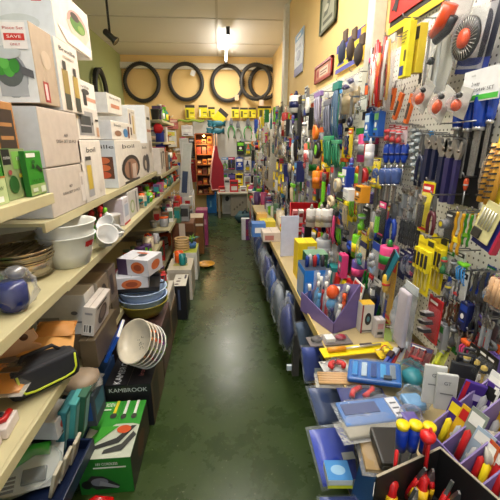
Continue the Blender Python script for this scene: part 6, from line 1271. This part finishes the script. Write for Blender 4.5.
for i in range(4):
    for j in range(2):
        for m_ in range(2):
            cn, c = names[(i*2+j*3+m_*5) % 8]; p = Vector((F0.x, F0.y, ZB+.006))+u*(L1*(i+.32+.36*m_)/4)+v*(D2*(.16+.5*j)); hh = hF+.05*(1+j)+q.uniform(.0, .05)
            o = T('carded_pack', None, 'pack', p, ang); o.rotation_euler = (-.25, q.uniform(-.15, .15), ang+q.uniform(-.25, .25))
            w_ = L1/4*.38; MB().box(-w_, 0, 0, w_, .003, hh, M(c, .4)).build('backing_card', o)
            a = MB(); t = MB(); prints(a, t, (-w_, -.0005, 0), (2*w_, 0, 0), (0, 0, hh), (0, -1, 0), [('r', .1, .8, .9, .95, q.choice((WHITE, RED, YEL, BLACK))), ('r', .15, .5, .6, .55, WHITE), ('e', .5, .35, .25, .12, (60, 60, 64))]); a.build('printed_artwork', o)
            MB().lathe([(0, 0), (.008, 0), (.008, hh*.5), (0, hh*.55)], M(q.choice((RED, BLACK, STEEL, YEL)), .4), (0, -.01, hh*.2), 8).build('tool', o)
            fill_label(o, '%s carded pack in the purple divided display' % cn, p.x+p.y)
P = at(463, 408, Z=.74); carton('bright purple pack with red edge standing tall in the purple display', P.x+.02, P.y, ZT+.02, .05, .012, .19, (62, 34, 130), rz=-.5, ry=.15, flap=False, name='carded_pack', cat='pack', front=[('r', 0, 0, .2, 1, (206, 30, 50)), ('r', .4, .2, .7, .5, (30, 24, 50)), ('r', .3, .75, .9, .85, (200, 190, 226))])
# white lettered cards, black pouches and booklets standing behind
for k, (px, py, w, h, c, lab, el) in enumerate(((434, 404, .06, .12, (206, 208, 206), 'left white card with two printed letters behind the purple display', [('t', .5, .75, .13, 'GT', (60, 64, 70)), ('r', .2, .5, .8, .53, (120, 124, 126))]), (446, 410, .055, .11, (200, 202, 200), 'right white card with two printed letters, slightly in front', [('t', .5, .75, .13, 'GT', (60, 64, 70)), ('r', .2, .45, .8, .48, (120, 124, 126))]))):
    P = at(px, py, Z=ZT+.07); P.z = ZT+.07
    carton(lab, P.x+w/2, P.y, ZT+.06, w, .012, h, c, front=el, rz=-.35, rx=-.15, flap=False, name='carded_pack', cat='pack')
for k, (px, py) in enumerate(((459, 400), (466, 394))):
    P = at(px, py, Z=ZT+.08); o = T('hard_case', '%s black hard case with handle behind the purple display' % ('front', 'rear')[k], 'case', P, -.4); o.rotation_euler = (-.1, 0, -.5)
    MB().box(-.035, 0, 0, .035, .016, .115, M((36, 38, 42), .45), .005).build('case_body', o); MB().tube([(-.02, .008, .115), (-.02, .008, .14), (.02, .008, .14), (.02, .008, .115)], .005, M((40, 42, 48), .4), 8).build('handle', o)
    MB().box(-.028, -.002, .02, .02, 0, .07, M((70, 66, 56))).build('printed_label', o)
for k in range(5):
    P = at(470+6*k, 412-1*k, Z=ZT+.07); carton('%s white booklet fanned right of the black hard cases' % ('first', 'second', 'third', 'fourth', 'fifth')[k], P.x+.02, P.y, P.z, .028, .004, .11, (214, 210, 202), front=[('r', .2, .2, .8, .7, (150, 160, 166)), ('r', .2, .8, .8, .86, (100, 100, 104))], rz=-.6, ry=.12, rx=-.1, flap=False, name='booklet', cat='booklet')
lying(k_card, 'golden yellow carded tool standing at the right edge above grey spools', 489, 428, .06, .1, -.5, ZT+.13, (180, 40, 40), (90, 60, 20), 1.0, card=(206, 160, 40), head=(120, 90, 30), content=k_screwdriver)
for k in range(3):
    P = at(487+5*k, 438+11*k, Z=ZT+.12); r = T('wire_spool', '%s pale grey spool at the right edge' % ('upper', 'middle', 'lower')[k], 'spool', P); MB().lathe([(0, -.025), (.022, -.025), (.022, -.02), (.018, -.018), (.018, .018), (.022, .02), (.022, .025), (0, .025)], M((176, 172, 162), .5), (0, 0, 0), 16, Rz(-.5) @ Ry(PI/2)).build('spool_body', r); MB().lathe([(.0185, -.012), (.0185, .012)], M((206, 200, 186)), (0, 0, 0), 16, Rz(-.5) @ Ry(PI/2)).build('paper_band', r)
MB  # -- black gold packs against the pegboard
for k, (px, pt, pb) in enumerate(((476, 346, 378), (486, 350, 386), (494, 356, 392))):
    hang(k_card, px, pt, pb, 12, (196, 170, 90), (60, 54, 30), 'black card with gold part, %s of three low at the wall' % ('left', 'middle', 'right')[k], .07, card=(30, 30, 30), head=(40, 38, 30), content=k_lump)
# black tool display with screwdrivers and pliers
ZR = .735
A0 = at(376, 476, Z=ZR); A1 = at(440, 447, Z=ZR); u = A1-A0; LB = u.length; u.normalize(); v = Vector((u.y, -u.x, 0))
A2 = at(476, 500, Z=ZR); LR = max(.16, (A2-A1).dot(v)*1.0+.03)
r = T('display_box', 'black cardboard display box with pale rim, holding bright tools', 'display box', (A0.x, A0.y, ZT), math.atan2(u.y, u.x))
b = MB(); BK = M((20, 20, 22), .55); RIM = M((160, 152, 134), .6); bh = ZR-ZT
b.box(0, -LR, 0, LB, 0, .004, BK); b.box(0, -.004, 0, LB, 0, bh, BK); b.box(LB-.004, -LR, 0, LB, 0, bh, BK); b.box(0, -LR, 0, .004, 0, bh*.55, BK); b.box(0, -LR, 0, LB, -LR+.004, bh*.4, BK); b.build('box_body', r)
b = MB(); b.box(0, -.0045, bh, LB, .0005, bh+.002, RIM); b.box(LB-.0045, -LR, bh, LB+.0005, -.0045, bh+.002, RIM); b.build('rim', r)
for k in range(3): MB().box(.02+.035*k, -.10, .005, .05+.035*k, -.06, .05+.008*k, M((196, 196, 190), .5), .003).build('white_insert', r)
for k, px in enumerate((403, 416, 430)):
    P = at(px, 423+2*(k == 2), Z=.80); o = T('screwdriver', 'blue screwdriver with yellow cap, %s of three in the black display box' % ('left', 'middle', 'right')[k], 'screwdriver', P, 0, 'three yellow capped blue screwdrivers'); o.rotation_euler = (0, .05*(k-1), 0)
    MB().lathe([(0, -.075), (.0115, -.075), (.0125, -.05), (.0135, -.03), (.0125, -.009), (.0, -.009)], M((22, 60, 178), .3), n=14).build('handle', o)
    MB().lathe([(.0135, -.012), (.0148, -.004), (.0135, 0), (.0, .001)], M((240, 214, 20), .35), n=16).build('yellow_cap', o)
    MB().lathe([(.0, -.18), (.003, -.18), (.0036, -.075)], steel(), n=8).build('shaft', o)
def rplier(lab, px, py, Z, rz, tilt, s):
    P = at(px, py, Z=Z-.02); o = T('pliers', lab, 'pliers', P, rz); o.rotation_euler = (tilt, 0, rz); o.scale = (.72, .72, .72)
    for sg in (-1, 1):
        MB().tube([(sg*.004, 0, -.02), (sg*.012, 0, -.05), (sg*.015, 0, -.09), (sg*.010, 0, -.13)], .0085*s, M((206, 28, 34), .35), 8, r1=.007*s).build('red_handle', o)
        MB().tube([(sg*.013, -.006, -.055), (sg*.015, -.006, -.10)], .006*s, M((240, 196, 30), .35), 8).build('yellow_inlay', o)
    MB().prism([(-.012, -.02), (.012, -.02), (.010, .0), (.003, .03), (-.003, .03), (-.010, 0)], -.005, .005, M((120, 122, 126), .3, .8)).build('jaw', o)
    return o
def rdriver(lab, px, pt, px2, pb, Zt, Zb):
    A = at(px, pt, Z=Zt); B = at(px2, pb, Z=Zb); d = (B-A); o = T('screwdriver', lab, 'screwdriver', B); n_ = A-B; l = n_.length
    o.rotation_mode = 'QUATERNION'; o.rotation_quaternion = n_.to_track_quat('Z', 'Y')
    MB().lathe([(0, -.06), (.009, -.058), (.012, -.04), (.009, -.015), (.012, 0), (.010, .006), (.004, .01)], M((206, 30, 34), .3), n=12).build('red_handle', o)
    MB().lathe([(.0125, -.05), (.0125, -.025)], M((240, 196, 30), .35), n=12).build('yellow_grip', o)
    MB().lathe([(.004, .008), (.004, l*.97), (.003, l*.98), (.003, l), (0, l)], M((206, 30, 34), .3), n=8).build('red_shaft', o)
rdriver('red shafted insulated screwdriver standing upright, left in the black display box', 397, 450, 393, 484, .76, .69)
rdriver('red shafted insulated screwdriver reaching up beside the blue screwdrivers', 431, 428, 424, 478, .82, .71)
o = T('ratchet_knob', 'round red knob in front of the right blue screwdriver', 'knob', at(428, 436, Z=.80)); MB().lathe([(0, -.012), (.012, -.012), (.016, -.004), (.016, .004), (.01, .01), (0, .012)], M((214, 30, 34), .3), n=16).build('knob_body', o); MB().lathe([(.0, -.05), (.005, -.05), (.005, -.012)], M((150, 24, 28)), n=8).build('stem', o)
for k, (px, py, rz, ti) in enumerate(((422, 474, .3, .25), (431, 476, -.3, .2), (449, 488, .6, .15), (456, 497, -.2, .3), (414, 496, .2, .1))):
    rplier('red and yellow pliers in the black box, %s' % ('leftmost upright pair', 'second pair near the red shaft', 'pair behind on the right', 'rightmost low pair', 'pair at the bottom edge')[k], px, py, .74, rz, ti, 1)
for k, (px, py) in enumerate(((466, 440), (478, 452))):
    P = at(px, py, Z=.76)
# brown sleeve and black flat case left of the black display
def bcs(o):
    MB().box(-.05, -.055, 0, .05, .055, .03, M((34, 33, 32), .4), .006).build('case_body', o); MB().box(-.045, -.056, .012, .045, -.054, .02, M((56, 54, 50))).build('seam', o)
flat('flat black case lying left of the blue screwdrivers', 393, 452, 0, 0, -.12, ZT+.012, bcs, 'flat_case', 'case', .1)
def brn(o):
    MB().box(-.06, -.06, 0, .06, .06, .012, M((150, 124, 80), .6), .002).build('sleeve', o); MB().pillow(-.07, -.07, .07, .07, .022, MCLEAR((240, 236, 226), .08), 0, 8, 8, 3, .7).move(Rx(-PI/2)).build('clear_film', o)
flat('tan cardboard sleeve in clear film under the black case', 384, 455, 0, 0, -.2, ZT-.01, brn, 'film_pack', 'pack')
tag(MB().box(-.03, -.02, 0, .03, .02, .002, M((222, 224, 226))).build('paper_tag', None, at(386, 494, Z=.56), -.5), 'white paper tag at the bottom edge by the black display', 'tag')
# ---------------------------------------------------------------- blue tarpaulin packs and bags hanging down at the table front
def tarp(label, q4, Z0, Z1, c, d=.05, seed=0, clear=True, inner=None):
    """film wrapped pack slumped over the table front: q4 pixel corners (top left, top right, bottom right, bottom left)"""
    A = at(*q4[0], Z=Z1); B = at(*q4[1], Z=Z1); Cc = at(*q4[2], Z=Z0); Dd = at(*q4[3], Z=Z0); N_ = 8
    o = T('tarpaulin_pack', label, 'pack', (A+B+Cc+Dd)/4, 0); o0 = (A+B+Cc+Dd)/4; nrm = (B-A).cross(Dd-A).normalized()
    if nrm.z < 0: nrm = -nrm
    def skin(th, ins, m, am):
        vs = []; fs = []
        for side in (0, 1):
            for j in range(N_+1):
                for i in range(N_+1):
                    s = ins+(1-2*ins)*i/N_; t = ins+(1-2*ins)*j/N_; p = A.lerp(B, s).lerp(Dd.lerp(Cc, s), t)-o0
                    k = (math.sin(PI*i/N_)*math.sin(PI*j/N_))**.18 if 0 < i < N_ and 0 < j < N_ else 0
                    w_ = noise.noise(Vector((s*4+seed, t*4, seed+side)))*am
                    vs.append(p+nrm*((th*(k+w_*k)) if side == 0 else -th*k*.8))
        n_ = (N_+1)**2
        for j in range(N_):
            for i in range(N_):
                a = j*(N_+1)+i; fs.append((a, a+1, a+N_+2, a+N_+1)); fs.append((n_+a, n_+a+N_+1, n_+a+N_+2, n_+a+1))
        return MB().raw(vs, fs, m, True)
    skin(d*.8, .06, M(c, .35), .3).build('folded_tarpaulin', o)
    if clear: skin(d, 0, MCLEAR((220, 230, 240), .07), 1.0).build('clear_film', o)
    p = B.lerp(Cc, .6).lerp(A.lerp(Dd, .6), .25)-o0+nrm*(d+.004); e1 = (B-A).normalized()*.022; e2 = (A-Dd).normalized()*.012
    MB().poly([p-e1-e2, p+e1-e2, p+e1+e2, p-e1+e2], M((196, 204, 210))).build('price_sticker', o)
    return o
DB = (22, 46, 138)
tarp('large royal blue folded tarpaulin in film, low at the front right of aisle', ((305, 427), (354, 422), (360, 482), (322, 492)), .30, .38, (24, 60, 190), .018, 1)
tarp('dark blue and clear bag hanging above the large royal blue tarpaulin', ((305, 386), (346, 384), (352, 424), (318, 428)), .36, .46, (60, 80, 130), .025, 2)
tarp('blue plastic pack hanging below the yellow card at the table front', ((300, 345), (322, 345), (324, 382), (304, 384)), .32, .50, (28, 60, 160), .03, 3)
tarp('grey clear bag at the table front below the purple bin', ((294, 322), (312, 318), (318, 346), (300, 350)), .34, .50, (90, 110, 140), .03, 4)
tarp('navy pack hanging at the table front below the bright blue carton', ((286, 290), (300, 296), (306, 324), (290, 320)), .34, .52, (30, 60, 130), .03, 5)
tarp('dark navy pack at the table front farthest along the aisle', ((277, 262), (288, 280), (292, 300), (280, 290)), .30, .50, (30, 34, 50), .03, 6)
tarp('royal blue tarpaulin edge showing at the bottom of the photo', ((316, 496), (372, 494), (376, 520), (320, 520)), .30, .36, (24, 52, 140), .03, 7)
for k, (px, py, z, c, lab, h) in enumerate(((340, 486, .40, (120, 170, 214), 'small pale blue book shaped pack on the royal blue tarpaulin', .03),)):
    P = at(px, py, Z=z); carton(lab, P.x+.035, P.y-.01, z, .075, .07, .03, (206, 216, 222), topc=(60, 140, 210), front=[('r', 0, 0, 1, .4, (206, 214, 40))], top=[('e', .5, .5, .3, .25, (150, 196, 230))], rz=-.08, flap=False)
for k in range(4):
    P = at(366+3*k, 482-6*k, Z=.46); carton('upright blue plastic folder, %s of four beside the tan sleeve' % ('first', 'second', 'third', 'fourth')[k], P.x, P.y-.03, .30, .006, .09, .2, (24, 60, 130) if k % 2 else (40, 90, 150), rz=.15, ry=.15, flap=False, name='folder', cat='folder')
tag(MB().box(-.012, -.008, 0, .012, .008, .03, M((196, 206, 216), .4), .002).build('paper_tag', None, at(289, 370, Z=.30)), 'small white tag dangling from the blue pack over the aisle', 'tag')
# goods on the lower shelf under the table
for k in range(14):
    y = .9+.255*k; cn, c = (('navy', NAVY), ('grey', (110, 112, 116)), ('brown', (110, 80, 50)), ('dark blue', (30, 50, 110)), ('black', BLACK))[k % 5]
    o = carton(None, .72, y, .121, .26, .15, .2+.06*(k % 3), c, left=[('r', .1, .2, .9, .7, ((170, 176, 180), (60, 70, 90), (196, 170, 120))[k % 3])]); fill_label(o, '%s crate on the shelf under the right table' % cn, y)
# far right floor and low stock beyond the table
for k in range(7):
    y = 4.68+.3*k; cn, c = (('white', WHITE), ('yellow', YEL), ('blue', BLUE), ('grey', GREY), ('red', RED), ('green', GREEN), ('beige', (206, 186, 150)))[k]
    carton('%s floor carton in the far right row beyond the table' % cn, .77, y, .001, .28, .26, .50, c, left=[('r', .1, .5, .9, .85, (226, 226, 220) if cn != 'white' else (90, 90, 96)), ('r', .1, .1, .5, .4, (60, 60, 66))], front=[('r', .1, .3, .9, .8, (216, 210, 200) if cn != 'white' else (150, 60, 60))])
goods(.46, .76, 4.7, 6.7, .505, 14, 'on the far right row of cartons', None, 1.3, 51)
goods(.52, .76, 2.6, 4.5, ZT, 26, 'on the far part of the right table', None, 1.1, 52)
goods(.60, .76, 1.75, 2.6, ZT, 9, 'at the back of the right table behind display boxes', None, 1.1, 53)

# overflow along the front edge of the table and in front of the pegboard
q = random.Random(91)
PK = [('clear', (196, 204, 206)), ('navy', NAVY), ('blue', (40, 80, 170)), ('yellow', YEL), ('white', WHITE), ('grey', GREY), ('red', RED), ('black', BLACK)]
y = 1.42
while y < 4.3:
    cn, c = q.choice(PK); w_ = q.uniform(.05, .08); h_ = q.uniform(.10, .2)
    o = T('standing_pack', None, 'pack', (q.uniform(.58, .70), y, ZT), -PI/2+q.uniform(-.3, .3)); o.rotation_euler.x = -.15
    MB().box(-w_, 0, 0, w_, .006, h_, M(c, .4)).build('backing_card', o); MB().box(-w_*.8, -.03, h_*.1, w_*.8, 0, h_*.7, M(q.choice(PK)[1], .4), .006).build('contents', o)
    MB().box(-w_*.9, -.001, h_*.78, w_*.9, .0, h_*.95, M(q.choice(PK)[1])).build('header', o)
    fill_label(o, '%s carded pack standing on the table against the pegboard' % cn, y); y += q.uniform(.07, .11)
for k in range(9):
    yy = 1.75+.28*k; cn, c = (('navy', (30, 46, 110)), ('grey', (120, 128, 136)), ('blue', (40, 80, 150)))[k % 3]
    o = T('film_pack', None, 'pack', (.352, yy, .46)); MB().blob((0, 0, -.05), (.035, .1, .13), M(c, .4), .3, k, 2).build('folded_contents', o); MB().blob((0, 0, -.05), (.045, .12, .15), MCLEAR((226, 232, 240), .05), .4, k+9, 3, 3).build('clear_film', o)
    fill_label(o, '%s film wrapped pack hanging over the table front edge' % cn, yy)

bag('clear crumpled bag with pale blue contents between wide film pack and white lettered cards', at(412, 408, Z=ZT+.01), (.09, .09, .07), (214, 226, 236), lambda o: MB().box(-.03, -.03, .01, .03, .03, .035, M((110, 160, 206), .4), .008).build('blue_contents', o), seed=21, fac=.2)
bag('small clear bag with purple contents behind the blue screwdrivers', at(409, 424, Z=ZT+.01), (.07, .06, .06), (220, 220, 236), lambda o: MB().box(-.022, -.02, .01, .022, .02, .03, M((96, 80, 160), .4), .006).build('purple_contents', o), seed=23, fac=.2)
finish_labels()
for o in list(S.objects):
    if o.parent is None and o.type == 'EMPTY' and not o.children: bpy.data.objects.remove(o)
print('THINGS', sum(1 for o in S.objects if o.parent is None), 'OBJ', len(S.objects), 'TRIS', sum(len(o.data.polygons) for o in S.objects if o.type == 'MESH'))
